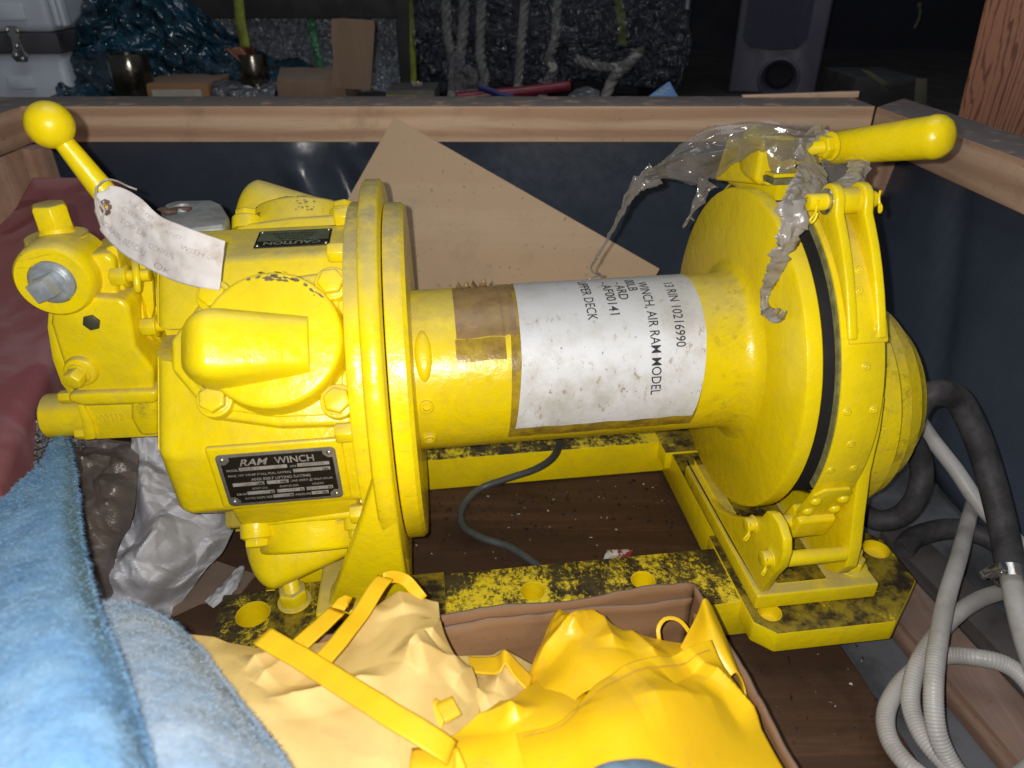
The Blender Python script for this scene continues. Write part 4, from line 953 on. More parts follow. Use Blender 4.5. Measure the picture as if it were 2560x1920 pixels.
fn = cloth([[(1100, 1640, .15), (1180, 1640, .155), (1225, 1640, .165), (1262, 1632, .175), (1340, 1665, .16)],
            [(1130, 1690, .165), (1190, 1690, .17), (1245, 1690, .175), (1290, 1690, .18), (1335, 1705, .165)],
            [(1160, 1760, .175), (1220, 1755, .18), (1262, 1750, .18), (1300, 1730, .17), (1345, 1735, .16)],
            [(1170, 1860, .175), (1230, 1850, .18), (1290, 1830, .175), (1330, 1800, .17), (1380, 1790, .16)]], 0, 0,
           [(1262, 1635, 1240, 1760, .010, .012), (1150, 1700, 1230, 1800, .010, .015)], [(.003, 22, 3)])
softobj('pale_lining', fn, 70, 80, M['pale'], .0015, rain)
fn = cloth([[(1170, 1640, .166), (1200, 1642, .170), (1240, 1640, .180), (1264, 1626, .190), (1300, 1660, .18), (1330, 1690, .176)],
            [(1178, 1678, .178), (1215, 1682, .182), (1245, 1680, .188), (1264, 1658, .192), (1288, 1690, .188), (1322, 1728, .182)]], 0, 0, [], [(.0015, 30, 3)])
softobj('hem_band', fn, 12, 70, M['strapy'], .0018, rain)
# yellow shell: left dirty fold, main mound and the top flap
fn = cloth([[(1120, 1850, .20), (1220, 1790, .195), (1290, 1740, .19), (1340, 1700, .185), (1400, 1660, .17)],
            [(1120, 1900, .21), (1220, 1850, .21), (1310, 1800, .215), (1390, 1760, .215), (1460, 1730, .20)],
            [(1110, 1990, .21), (1220, 1940, .215), (1320, 1890, .22), (1420, 1850, .225), (1500, 1830, .22)],
            [(1110, 2060, .21), (1220, 2060, .21), (1320, 2060, .22), (1420, 2060, .22), (1500, 2060, .22)]], 0, 0,
           [(1130, 1850, 1310, 1870, .010, .018), (1240, 1800, 1300, 1900, .008, .02)], [(.004, 15, 5)])
softobj('shell_fold', fn, 100, 90, M['shell'], .0015, rain)
fn = cloth([[(1310, 1720, .165), (1335, 1660, .172), (1395, 1545, .178), (1480, 1552, .178), (1560, 1575, .172), (1660, 1600, .165), (1730, 1610, .16)],
            [(1330, 1750, .19), (1390, 1690, .20), (1440, 1630, .205), (1510, 1625, .205), (1590, 1640, .20), (1680, 1650, .185), (1780, 1660, .17)],
            [(1360, 1800, .20), (1420, 1760, .21), (1480, 1720, .21), (1560, 1715, .21), (1640, 1725, .20), (1740, 1740, .19), (1840, 1760, .17)]], 0, 0,
           [(1340, 1700, 1400, 1550, .006, .02), (1410, 1650, 1500, 1560, .012, .02), (1330, 1690, 1480, 1570, .010, .016), (1500, 1560, 1530, 1690, .010, .022), (1395, 1548, 1400, 1620, .008, .02), (1560, 1580, 1640, 1700, .008, .02)], [(.003, 16, 6)])
softobj('shell_mound', fn, 80, 160, M['shell'], .0015, rain)
fn = cloth([[(1290, 1836, .218), (1400, 1805, .226), (1470, 1725, .228), (1560, 1672, .225), (1670, 1638, .215), (1778, 1606, .200)],
            [(1305, 1890, .228), (1410, 1860, .236), (1500, 1800, .245), (1610, 1750, .245), (1720, 1720, .225), (1822, 1690, .195)],
            [(1330, 1960, .232), (1430, 1930, .24), (1530, 1890, .25), (1640, 1850, .245), (1760, 1830, .225), (1890, 1800, .19)],
            [(1340, 2080, .235), (1440, 2060, .24), (1540, 2050, .25), (1660, 2040, .24), (1800, 2020, .22), (1975, 1950, .19)]], 0, 0,
           [(1500, 1790, 1640, 1700, .008, .03), (1740, 1725, 1650, 1830, -.010, .03), (1745, 1730, 1900, 1860, .012, .022), (1420, 1810, 1440, 1900, -.006, .02), (1560, 1900, 1800, 1840, .006, .04), (1640, 1700, 1770, 1640, .006, .03)], [(.003, 14, 8)])
softobj('shell_flap', fn, 110, 170, M['shell'], .002, rain)
bm = B()
for off_ in (.085,):
    P = [fn(off_, v/220)+V(0, 0, .0016) for v in range(6, 215)]
    for i in range(0, len(P)-2, 2): sweep(bm, [P[i], P[i+1]], .00055, 6)
finish(bm, 'stitching', M['stitch'], rain, 0, off=ro)
fn = cloth([[(1700, 1620, .17), (1740, 1540, .185), (1758, 1498, .196), (1775, 1506, .19), (1800, 1560, .172)],
            [(1730, 1650, .17), (1768, 1600, .19), (1785, 1560, .195), (1808, 1580, .18), (1830, 1640, .165)],
            [(1800, 1720, .17), (1826, 1690, .18), (1845, 1680, .182), (1862, 1710, .17), (1872, 1760, .16)]], 0, 0, [], [(.002, 20, 9)])
softobj('shell_corner', fn, 50, 50, M['shell'], .0015, rain)
def strap(pts, wpx, name='strap', mat='strapy', edge=None, th=.0018, par=None, tilt=None):
    P = resample(spline([W(*p[:2], 'z', p[2]) for p in pts], 14), .004)
    par = par or rain; bm = B(); vs = []
    for i, p in enumerate(P):
        t = (P[min(i+1, len(P)-1)]-P[max(0, i-1)]).normalized(); n = V(0, 0, 1) if not tilt else Vector(tilt)
        s = t.cross(n).normalized(); vs.append([bm.verts.new(p+s*wpx*k+V(0, 0, .0008*noise.noise(p*60))) for k in (-.5, -.4, 0, .4, .5)])
    for A, Bq in zip(vs, vs[1:]):
        for k in range(4): bm.faces.new((A[k], Bq[k], Bq[k+1], A[k+1]))
    o = finish(bm, name, M[mat], par, 0, off=Vector(par.location)); solid(o, th, 0); return o
strap([(655, 1590, .235), (760, 1650, .238), (880, 1725, .242), (1000, 1800, .245), (1080, 1850, .240), (1130, 1882, .232)], .0175)
strap([(800, 1660, .225), (850, 1600, .222), (905, 1530, .215), (945, 1465, .215), (966, 1442, .212)], .0150)
strap([(958, 1448, .212), (985, 1442, .208), (1015, 1452, .200), (1040, 1480, .195), (1056, 1500, .19)], .011, tilt=(0, -.8, .5))
strap([(735, 1625, .205), (790, 1575, .205), (850, 1520, .20)], .016); strap([(845, 1522, .205), (862, 1500, .205), (880, 1512, .20)], .012)
strap([(1085, 1870, .225), (1080, 1920, .23), (1070, 2000, .23)], .030); strap([(1120, 1880, .228), (1140, 1930, .225), (1150, 2000, .22)], .014)
strap([(1078, 1825, .205), (1095, 1780, .21), (1112, 1752, .212)], .014); strap([(1110, 1752, .213), (1130, 1790, .212), (1140, 1810, .208)], .013)
strap([(1648, 1600, .165), (1646, 1570, .172), (1665, 1547, .178), (1700, 1552, .178), (1730, 1590, .17)], .0035, th=.0015)
# blue-grey glove end poking in at the bottom edge
M['glove'] = simple('blue_grey_rubber', (.13, .20, .29), .5, 0, .35, 20, .2)
bm = B(); c_ = W(1600, 1988, 'z', .262)
def gl(u, v):
    a = 2*math.pi*u; b = math.pi*v; return c_+V(.034*math.sin(b)*math.cos(a)*(1+.12*math.sin(3*a)), .022*math.sin(b)*math.sin(a), .011*math.cos(b)+.002*noise.noise(V(3*math.cos(a), 3*math.sin(a), b)))
grid(bm, gl, 48, 18); bmesh.ops.remove_doubles(bm, verts=bm.verts[:], dist=1e-5); top('rubber_glove', bm, M['glove'], 'blue grey rubber glove end lying on the yellow garment at the bottom edge', 'glove')

# felt blanket: two layers with fuzzy edges
blk = empty('blue_blanket', (-.35, .35, .25)); tag(blk, 'fuzzy light blue felt blanket with two layers draped over the crate corner, nearest the camera', 'blanket')
bo2 = Vector(blk.location)
def felt(name, rows, mat, seed, nu=80, nv=50, dens=1.0, label=None, edges=()):
    f0 = patchfn(ctl(rows))
    def fn(u, v):
        p = f0(u, v); return p+V(0, 0, .006*noise.noise(p*9+V(seed, 0, 0))+.002*noise.noise(p*45))
    bm = B(); grid(bm, fn, nu, nv)
    rnd = random.Random(seed)
    def fibre(p, d, l):
        s = d.orthogonal().normalized()*.00016; b_ = d+V(rnd.uniform(-.6, .6), rnd.uniform(-.6, .6), rnd.uniform(-.5, .4)); q = p+d*l*.5; r_ = p+b_.normalized()*l
        a = [bm.verts.new(x) for x in (p-s, p+s, q+s*.8, q-s*.8)]; bm.faces.new(a); c = bm.verts.new(r_); bm.faces.new((a[3], a[2], c))
    for _ in range(int(9000*dens)):
        u, v = rnd.random(), rnd.random(); p = fn(u, v); fibre(p, V(rnd.gauss(0, 1), rnd.gauss(0, 1), rnd.uniform(.05, .6)).normalized(), rnd.uniform(.0015, .0045))
    for side in edges:
        for _ in range(4200):
            t = rnd.random()
            u, v = {'r': (t, 1), 't': (0, t), 'l': (t, 0)}[side]
            p = fn(u, v); q = fn(min(1, max(0, u+(.03 if side == 't' else 0))), v-.04 if side == 'r' else (v+.04 if side == 'l' else v)); o = (p-q).normalized()
            jt = .003*rnd.gauss(0, 1)
            fibre(p-o*abs(jt)+V(0, 0, rnd.uniform(-.004, .001)), (o*.8+V(rnd.gauss(0, .6), rnd.gauss(0, .6), rnd.gauss(0, .5))).normalized(), rnd.uniform(.002, .006))
    o = finish(bm, name, M[mat], blk, 0, off=bo2, smooth=60); 
    if label: o['label'] = label
    return o
felt('upper_layer', [[(138, 1090, .23), (143, 1087, .232), (152, 1084, .234), (160, 1085, .232), (168, 1090, .226)],
       [(78, 1178, .262), (102, 1172, .268), (130, 1170, .272), (162, 1174, .27), (190, 1190, .255)],
       [(-40, 1290, .305), (20, 1300, .312), (80, 1310, .32), (155, 1300, .315), (205, 1340, .285)],
       [(-160, 1480, .34), (-40, 1470, .345), (80, 1460, .35), (180, 1460, .345), (240, 1500, .315)],
       [(-220, 1650, .36), (-60, 1640, .365), (100, 1640, .375), (230, 1640, .365), (305, 1660, .335)],
       [(-260, 1850, .37), (-60, 1840, .38), (130, 1830, .39), (280, 1820, .38), (360, 1840, .345)],
       [(-300, 2050, .37), (-60, 2050, .385), (150, 2040, .395), (300, 2030, .385), (400, 2030, .35)]], 'felt_up', 3, dens=1.3, label='bright blue upper layer', edges=('r', 't'))
felt('lower_layer', [[(215, 1512, .255), (280, 1506, .262), (350, 1520, .262), (430, 1560, .255), (500, 1622, .240)],
       [(230, 1570, .28), (300, 1570, .285), (390, 1590, .285), (470, 1620, .275), (550, 1690, .25)],
       [(250, 1700, .30), (340, 1700, .305), (430, 1710, .305), (530, 1735, .292), (622, 1785, .262)],
       [(290, 1840, .315), (390, 1840, .32), (490, 1850, .318), (590, 1860, .30), (690, 1870, .27)],
       [(340, 2050, .32), (450, 2050, .325), (560, 2050, .32), (670, 2050, .305), (790, 2020, .275)]], 'felt_lo', 5, dens=1.0, label='pale blue lower layer', edges=('r', 't'))

# sacks and packing left of the motor
def crump(rows, amp, sc, seed, amp2=.0, sc2=30, table=None):
    f0 = patchfn(table or ctl(rows))
    def fn(u, v):
        p = f0(u, v); return p+V(.35, -.6, .75)*(amp*facet(p, seed, sc)+amp2*facet(p, seed+3, sc2))
    return fn
fn = crump([[(335, 1060, .19), (400, 1085, .19), (470, 1090, .18), (560, 1180, .15), (600, 1250, .10)],
            [(325, 1180, .15), (390, 1190, .17), (450, 1190, .16), (530, 1270, .12), (590, 1310, .06)],
            [(280, 1280, .11), (360, 1290, .13), (430, 1300, .13), (500, 1340, .09), (560, 1380, .03)],
            [(230, 1380, .08), (320, 1390, .11), (400, 1400, .12), (460, 1420, .08), (505, 1440, .02)],
            [(200, 1500, .08), (280, 1500, .07), (350, 1500, .07), (405, 1500, .04), (435, 1525, .008)],
            [(230, 1580, .03), (280, 1580, .02), (340, 1570, .02), (390, 1560, .01), (425, 1545, .006)]], .060, 20, 4, .010, 55)
softobj('white_sack', fn, 110, 110, M['white'], .001, None, 'crumpled grey white woven plastic sack on the floor left of the motor', 'sack', smooth=16)
fn = crump([[(180, 1075, .20), (240, 1090, .19), (300, 1095, .19), (345, 1100, .18)],
            [(170, 1160, .18), (230, 1170, .18), (290, 1180, .18), (345, 1200, .16)],
            [(180, 1260, .16), (230, 1270, .16), (290, 1280, .16), (330, 1290, .14)],
            [(180, 1400, .13), (225, 1400, .13), (265, 1400, .12), (290, 1395, .11)],
            [(190, 1520, .10), (225, 1520, .10), (260, 1500, .09), (280, 1480, .08)]], .040, 18, 9, .008, 55)
softobj('brown_sack', fn, 90, 70, M['brownsack'], .001, None, 'crumpled shiny brown grey sack between the blanket and the white sack', 'sack', smooth=16)
fn = crump([[(30, 1010, .22), (90, 1010, .22), (150, 1020, .21), (215, 1060, .20)],
            [(30, 1100, .20), (90, 1110, .20), (150, 1110, .20), (210, 1120, .19)],
            [(30, 1220, .17), (90, 1220, .17), (150, 1230, .17), (200, 1240, .16)],
            [(20, 1350, .14), (80, 1350, .14), (140, 1350, .14), (190, 1350, .13)]], .020, 22, 12, .004, 80)
softobj('bubble_wrap', fn, 80, 70, M['bubble'], .0008, None, 'grey translucent bubble wrap bunched beside the red case edge', 'bubble wrap')
bm = B(); f0 = patchfn(ctl([[(512, 1502, .004), (560, 1455, .010), (600, 1412, .012)], [(522, 1512, .004), (575, 1460, .016), (612, 1418, .010)], [(533, 1520, .004), (590, 1475, .006), (606, 1440, .004)]]))
grid(bm, lambda u, v: f0(u, v)+V(0, 0, .003*noise.noise(V(u*5, v*8, 1))), 16, 24); o_ = top('torn_paper_strip', bm, M['greypaper'], 'torn white printed paper strip on the floor beside the motor foot', 'paper scrap'); solid(o_, .0004)
bm = B(); prism(bm, [(f.x, f.y) for f in (W(380, 1500, 'z', 0), W(520, 1400, 'z', 0), W(640, 1440, 'z', 0), W(600, 1490, 'z', 0), W(500, 1512, 'z', 0), W(430, 1545, 'z', 0))], lambda a, b, h: V(a, b, h+.0005), 0, .003)
top('cardboard_scrap', bm, M['cardpale'], 'flat brown cardboard scrap under the white sack, beside the motor foot', 'cardboard scrap')

# red case leaning in the left corner
A_, B_ = W(55, 425, 'y', 1.33), W(310, 428, 'y', 1.33); C_, D_ = W(125, 888, 'y', .85), W(-30, 1215, 'y', .56)
n_ = (B_-A_).cross(D_-A_).normalized(); n_ = n_ if n_.z > 0 else -n_
E_ = W(-560, 470, 'y', 1.20); F_ = E_+(D_-A_); 
bm = B(); TT = [A_+V(.012, .0, 0), B_, C_, D_, D_+V(-.45, -.02, .01), V(A_.x-.30, A_.y-.34, A_.z-.055), V(A_.x-.03, A_.y-.03, A_.z-.004)]
TT = [t_-n_*((t_-C_).dot(n_)) if i_ > 3 else t_ for i_, t_ in enumerate(TT)]
lo = [bm.verts.new(t_-n_*.11) for t_ in TT]; hi = [bm.verts.new(t_) for t_ in TT]; bm.faces.new(hi); bm.faces.new(lo[::-1])
for k in range(len(TT)): bm.faces.new((lo[k], lo[(k+1) % len(TT)], hi[(k+1) % len(TT)], hi[k]))
bmesh.ops.triangulate(bm, faces=[f for f in bm.faces if len(f.verts) > 4])
top('red_case', bm, M['red'], 'dark red scuffed case leaning in the left corner of the crate behind the valve', 'case', bevel=.026, ang=50, seg=6, smooth=60)

# hoses on the right, cable under the drum
M['blackrub'] = simple('dusty_black_rubber', (.060, .058, .062), .65, 0, .5, 30, .3, .3, (.028, .027, .03))
M['whitehose'] = simple('grubby_white_hose', (.43, .42, .41), .42, 0, .3, 14, .15, .4, (.30, .285, .27))
M['cable'] = simple('grey_cable_sheath', (.075, .085, .085), .5, 0, .3, 30, .1)
def hose(name, pts, r, mat, label, cat, group, rib=0, pitch=.0033):
    P = resample(spline([W(x, y, 'z', z) for x, y, z in pts], 20), .0008 if rib else .004)
    bm = B(); sweep(bm, P, (lambda s: r*.93*(1+rib*(.5+.5*math.cos(2*math.pi*s/pitch))-rib)) if rib else r, 20); return top(name, bm, M[mat], label, cat, group, smooth=60)
G = 'hoses coiled at the right side'
h1 = hose('rubber_hose', [(2270, 1060, .22), (2305, 1000, .24), (2350, 982, .25), (2395, 1000, .235), (2440, 1085, .20), (2478, 1200, .155), (2508, 1320, .115), (2528, 1432, .09)], .0155, 'blackrub', 'dusty black rubber hose arching down from behind the gear case to the steel clamp', 'hose', G)
hose('rubber_hose', [(2255, 1080, .16), (2290, 1120, .13), (2304, 1180, .10), (2290, 1245, .07), (2250, 1290, .04), (2190, 1300, .025), (2120, 1260, .02)], .0145, 'blackrub', 'short black hose bend behind the gear case, above the corner plate', 'hose', G)
hose('rubber_hose', [(2258, 1372, .020), (2290, 1342, .022), (2370, 1322, .028), (2450, 1336, .034), (2540, 1385, .03), (2640, 1470, .02)], .0140, 'blackrub', 'black hose lying flat from the corner plate to the right edge', 'hose', G)
hose('ribbed_hose', [(2285, 1030, .13), (2330, 1098, .12), (2390, 1175, .10), (2450, 1262, .075), (2540, 1352, .06), (2640, 1450, .05)], .0102, 'whitehose', 'pale hose passing straight behind the black hose, topmost of the pale ones', 'hose', G, .0)
hose('ribbed_hose', [(2440, 1240, .03), (2424, 1290, .05), (2398, 1390, .075), (2368, 1490, .085), (2346, 1600, .085), (2334, 1710, .075), (2340, 1820, .05), (2372, 1900, .03), (2430, 1980, .02)], .0100, 'whitehose', 'pale ribbed hose running upright through the middle of the coil', 'hose', G, .06)
hose('ribbed_hose', [(2620, 1478, .03), (2540, 1474, .035), (2450, 1498, .045), (2370, 1556, .05), (2300, 1650, .045), (2276, 1745, .03), (2300, 1830, .025), (2360, 1905, .025), (2450, 1990, .02)], .0100, 'whitehose', 'pale ribbed hose sweeping in a wide arc from the right edge under the clamp', 'hose', G, .06)
hose('ribbed_hose', [(2640, 1840, .035), (2590, 1735, .045), (2530, 1670, .05), (2450, 1645, .05), (2350, 1642, .03), (2270, 1690, .018), (2218, 1770, .016), (2224, 1850, .016), (2290, 1930, .018), (2400, 1985, .018), (2520, 1960, .02), (2620, 1880, .03)], .0100, 'whitehose', 'lowest pale ribbed hose loop, nearest the bottom right corner', 'hose', G, .045)
hose('ribbed_hose', [(2528, 1440, .088), (2540, 1500, .082), (2562, 1590, .07), (2600, 1700, .06)], .0118, 'whitehose', 'pale hose coming out of the steel clamp', 'hose', G, .0)
cp_ = W(2526, 1440, 'z', .09); cd = (W(2535, 1480, 'z', .086)-W(2515, 1390, 'z', .1)).normalized()
hc = empty('hose_clamp', cp_); tag(hc, 'steel worm drive clamp joining the black hose to the pale hose', 'clamp')
bm = B(); lathe(bm, [(-.0075, .0166), (-.0075, .0173), (.0075, .0173), (.0075, .0166)], (0,0,0), cd, 48, close=False); finish(bm, 'clamp_band', M['steel'], hc)
bm = B(); F = frame(cd); s_ = V(-.95, -.2, .25).normalized(); s_ = (s_-cd*s_.dot(cd)).normalized(); tt = cd.cross(s_)
cyl(bm, s_*.0205-tt*.012, s_*.0205+tt*.012, .0058, n=16); hexhead(bm, s_*.0205+tt*.012, tt, .006, .005); finish(bm, 'worm_screw', M['steel'], hc, .0005)
bm = B(); hexa(bm, [s_*.0165+tt*a*.010+cd*b*.0085 for a, b in ((-1,-1),(1,-1),(1,1),(-1,1))]+[s_*.0215+tt*a*.008+cd*b*.007 for a, b in ((-1,-1),(1,-1),(1,1),(-1,1))]); finish(bm, 'screw_housing', M['steel'], hc, .001)
pts = [toW(L(1440, 1040, 'y', .03)), toW(L(1405, 1090, 'y', .06)), toW(L(1385, 1140, 'y', .085)), toW(L(1340, 1172, 'y', .098)), toW(L(1270, 1196, 'y', .105)), W(1200, 1222, 'z', .010), W(1158, 1265, 'z', .007), W(1156, 1312, 'z', .007), W(1205, 1345, 'z', .007), W(1275, 1368, 'z', .007), W(1345, 1415, 'z', .007), W(1380, 1450, 'z', .007)]
bm = B(); sweep(bm, resample(spline(pts, 14), .004), .0052, 16); top('grey_cable', bm, M['cable'], 'thin grey cable hanging from under the drum and curling on the floor inside the base', 'cable', smooth=60)

# paper tag on the throttle lever
tagm = NT('dirty_tag_paper'); f = tagm.noise(22, 6, .7); tagm.col(tagm.mix(tagm.ramp(f, .45, .72), (.66, .62, .60), (.44, .37, .31))); tagm.rough(.75); tagm.bump(tagm.math('ADD', tagm.noise(40, 4), tagm.noise(12, 2)), .3, .0012)
pt = empty('paper_tag', toW(L(262, 500, 'y', -.06))); tag(pt, 'curled off white paper tag with faint handwriting, tied to the ball topped lever', 'tag'); po = Vector(pt.location)
T = [[toW(L(x, y, 'y', k)) for x, y, k in r] for r in [
    [(246, 462, -.050), (300, 468, -.055), (350, 495, -.066), (400, 540, -.078), (450, 562, -.088), (505, 583, -.096), (563, 603, -.100)],
    [(240, 505, -.060), (290, 530, -.066), (340, 560, -.077), (390, 592, -.089), (440, 612, -.098), (500, 638, -.106), (556, 658, -.110)],
    [(232, 552, -.060), (270, 600, -.066), (318, 642, -.077), (372, 672, -.090), (430, 700, -.102), (490, 717, -.112), (548, 726, -.118)]]]
f0 = patchfn(T)
def tagfn(u, v):
    p = f0(u, v); return p+V(0, -1, .5)*(.0028*facet(p, 2, 45))
bm = B(); vs = grid(bm, tagfn, 36, 90)
kill = [f for f in bm.faces if all((lambda u_, v_: (v_ < .085 and (u_ < .28-2.2*v_ or u_ > .72+2.2*v_)) or (u_-.5)**2+((v_-.085)*2.4)**2 < .0042)(l[bm.loops.layers.uv.active].uv.x, l[bm.loops.layers.uv.active].uv.y) for l in f.loops)]
bmesh.ops.delete(bm, geom=kill, context='FACES')
o_ = finish(bm, 'tag_sheet', tagm.m, pt, 0, off=po); solid(o_, .0004, -1)
M['brownpatch'] = simple('brown_reinforcement', (.16, .085, .08), .7, 0, .3, 50)
def tagpt(u, v, h=.0005):
    p = tagfn(u, v); n_q = (tagfn(u, min(1, v+.01))-p).cross(tagfn(min(1, u+.01), v)-p).normalized()
    if n_q.y > 0: n_q = -n_q
    return p+n_q*h
bm = B(); ring = []
for k in range(8):
    a = R(22.5+45*k); ring.append((bm.verts.new(tagpt(.5+.17*math.cos(a), .085+.052*math.sin(a), .0006)), bm.verts.new(tagpt(.5+.06*math.cos(a), .085+.024*math.sin(a), .0006))))
for k in range(8): a, b = ring[k], ring[(k+1) % 8]; bm.faces.new((a[0], b[0], b[1], a[1]))
finish(bm, 'reinforcing_patch', M['brownpatch'], pt, 0, off=po)
bt = B(); M['pencil'] = simple('faint_pencil', (.40, .36, .34), .8, 0, .3, 60)
rn = random.Random(5)
for s, u0, v0, wv in (('AIR MOTOR', .14, .24, .30), ('CYLINDER', .32, .20, .26), ('AND', .26, .56, .14), ('TOP UP', .52, .20, .22), ('CONVIEN', .62, .46, .20), ('WITH OIL', .42, .70, .26), ('DRAIN BEFORE', .76, .10, .36), ('OK', .84, .52, .12)):
    t = text2d(s, 1, -.012, .25); w_ = textw(t); 
    def hw(a, b): 
        j = .012*noise.noise(V(a*1.5, b*2, u0*9)); return tagpt(min(.98, max(.02, u0+.10-(b*.13)+j+.02*noise.noise(V(a, 0, u0*30)))), min(.99, v0+a/w_*wv+j*.3), .0005)
    addtext(bt, t, hw)
finish(bt, 'handwriting', M['pencil'], pt, 0, off=po, smooth=0)
M['string'] = simple('string', (.5, .46, .42), .9, 0, .2, 80, .3)
bm = B(); s1 = [L(240, 470, 'y', -.045), L(238, 500, 'y', -.062), L(246, 540, 'y', -.066), L(258, 560, 'y', -.068), L(255, 545, 'y', -.070), L(262, 528, 'y', -.068)]
sweep(bm, [toW(q_) for q_ in spline(s1, 8)], .0009, 8); s1 = [L(240, 470, 'y', -.045), L(262, 450, 'y', -.047), L(290, 452, 'y', -.035), L(320, 466, 'y', -.02), L(342, 474, 'y', -.02)]
sweep(bm, [toW(q_) for q_ in spline(s1, 8)], .0009, 8); s1 = [L(240, 470, 'y', -.045), L(246, 500, 'y', -.061), L(262, 528, 'y', -.068)]
sweep(bm, [toW(q_) for q_ in spline(s1, 8)], .0009, 8); finish(bm, 'string', M['string'], pt, 0, off=po)

# torn dusty film round the brake lever
fl = empty('torn_plastic_film', toW(L(2040, 380, 'y', .03))); tag(fl, 'torn dusty grey plastic film knotted round the brake lever with ragged strands hanging down', 'plastic film'); fo = Vector(fl.location)
def fpatch(T, nu, nv, amp, sc, seed, aniso=0, ragged=0, name='film_piece', d=V(.2, -.8, .4), mat='tornfilm'):
    f0 = patchfn(T)
    def fn(u, v):
        if ragged: u = .5+(u-.5)*(1+ragged*noise.noise(V(v*14, seed, 0 if u < .5 else 5))+ragged*.7*noise.noise(V(v*45, seed, 0 if u < .5 else 5)))
        p = f0(u, v)
        if aniso: return p+d*amp*(tri(u*2.2+.4*noise.noise(p*20), v*aniso+u*1.3, seed)+.45*tri(u*6.5+v*3, v*aniso*1.4-u, seed+2))
        return p+d*(amp*facet(p, seed, sc)+amp*.35*facet(p, seed+2, sc*2.7))
    bm = B(); grid(bm, fn, nu, nv); o = finish(bm, name, M[mat], fl, 0, off=fo, smooth=30); return o
fpatch(lctl([[(2060, 305, .02), (1960, 300, .03), (1860, 303, .05), (1770, 318, .06), (1700, 362, .06), (1650, 405, .05), (1612, 432, .04)],
             [(2040, 340, -.01), (1960, 345, .01), (1870, 345, .03), (1790, 375, .04), (1715, 405, .05), (1655, 428, .045), (1610, 440, .04)],
             [(2010, 400, -.02), (1950, 400, .01), (1890, 380, .03), (1815, 425, .04), (1750, 462, .04), (1680, 452, .04), (1612, 450, .04)]]), 60, 150, .022, 34, 3, 4.5, ragged=.16)
fpatch(lctl([[(2010, 345, .015), (2000, 385, .012), (1985, 420, .01), (1970, 432, .01)], [(1960, 350, .024), (1950, 385, .022), (1938, 415, .02), (1930, 430, .02)], [(1912, 345, .03), (1915, 380, .028), (1922, 415, .026), (1930, 430, .025)]]), 24, 24, .003, 26, 6)
def ribbon(pts, ws, seed, tw=0, wr=1.1, mat='tornfilm'):
    P = resample(spline(pts, 12), .0016); n = len(P); bm = B(); vs = []; rn = random.Random(seed)
    for i, p in enumerate(P):
        t = (P[min(i+1, n-1)]-P[max(0, i-1)]).normalized(); x = i/(n-1)*(len(ws)-1); k = min(int(x), len(ws)-2); wd = ws[k]+(ws[k+1]-ws[k])*(x-k)
        s = t.cross(V(0, -1, .3)).normalized(); b_ = t.cross(s); a = tw*i/n+wr*noise.noise(V(i*.05, seed, 0)); s = s*math.cos(a)+b_*math.sin(a)
        l_, r_ = wd*(1+.8*noise.noise(V(i*.10, seed, 1))+.4*noise.noise(V(i*.33, seed, 2))), wd*(1+.8*noise.noise(V(i*.10, seed, 7))+.4*noise.noise(V(i*.33, seed, 8)))
        mid = b_*.7*wd*noise.noise(V(i*.07, seed, 3))
        vs.append([bm.verts.new(p-s*l_), bm.verts.new(p-s*l_*.45+b_*.9*wd*noise.noise(V(i*.09, seed, 9))), bm.verts.new(p+mid), bm.verts.new(p+s*r_*.5-b_*.9*wd*noise.noise(V(i*.09, seed, 11))), bm.verts.new(p+s*r_)])
    for A, Bq in zip(vs, vs[1:]):
        for k in range(4): bm.faces.new((A[k], Bq[k], Bq[k+1], A[k+1]))
    o = finish(bm, 'film_strand', M[mat], fl, 0, off=fo, smooth=30); solid(o, .0004); return o
LW = lambda x, y, k, a='y': toW(L(x, y, a, k))
ribbon([LW(1640, 432, .045), LW(1590, 470, .045), LW(1560, 515, .05), LW(1535, 570, .055), LW(1505, 620, .06), LW(1488, 650, .06)], [.014, .007, .004, .003, .002, .0015], 2)
ribbon([LW(1492, 645, .06), LW(1478, 668, .06), LW(1485, 682, .06), LW(1502, 686, .06), LW(1480, 695, .06), LW(1460, 708, .06)], [.002, .0012, .0012, .001, .0008], 3)
ribbon([LW(1775, 455, .04), LW(1752, 490, .04), LW(1735, 520, .04), LW(1722, 545, .04), LW(1708, 570, .04)], [.012, .007, .004, .003, .001], 4)
ribbon([LW(1745, 500, .04), LW(1765, 492, .04)], [.003, .001], 8); ribbon([LW(1722, 540, .04), LW(1738, 552, .04)], [.002, .001], 9)
fpatch(lctl([[(2050, 303, .002), (2018, 330, .004), (1992, 375, -.02), (1990, 420, -.055), (1970, 465, -.08), (1958, 505, -.10)],
             [(2060, 318, .012), (2022, 360, .004), (2020, 400, -.03), (2015, 440, -.06), (1995, 475, -.09), (1975, 510, -.11)],
             [(2092, 338, .014), (2045, 392, .004), (2066, 420, -.03), (2058, 470, -.055), (2030, 498, -.080), (1996, 518, -.10)]]), 80, 110, .009, 42, 7, ragged=.12, mat='dustfilm')
ribbon([LW(1978, 500, -.10), LW(1985, 540, .3735, 'x'), LW(1976, 570, .3705, 'x'), LW(1966, 610, .3705, 'x'), LW(1953, 650, .3705, 'x'), LW(1933, 690, .3710, 'x'), LW(1914, 730, .3715, 'x'), LW(1912, 765, .370, 'x'), LW(1935, 788, .369, 'x'), LW(1955, 790, .368, 'x'), LW(1962, 775, .368, 'x')], [.016, .0125, .0115, .0115, .010, .008, .006, .0045, .008, .007, .002], 12, wr=.35, mat='dustfilm')
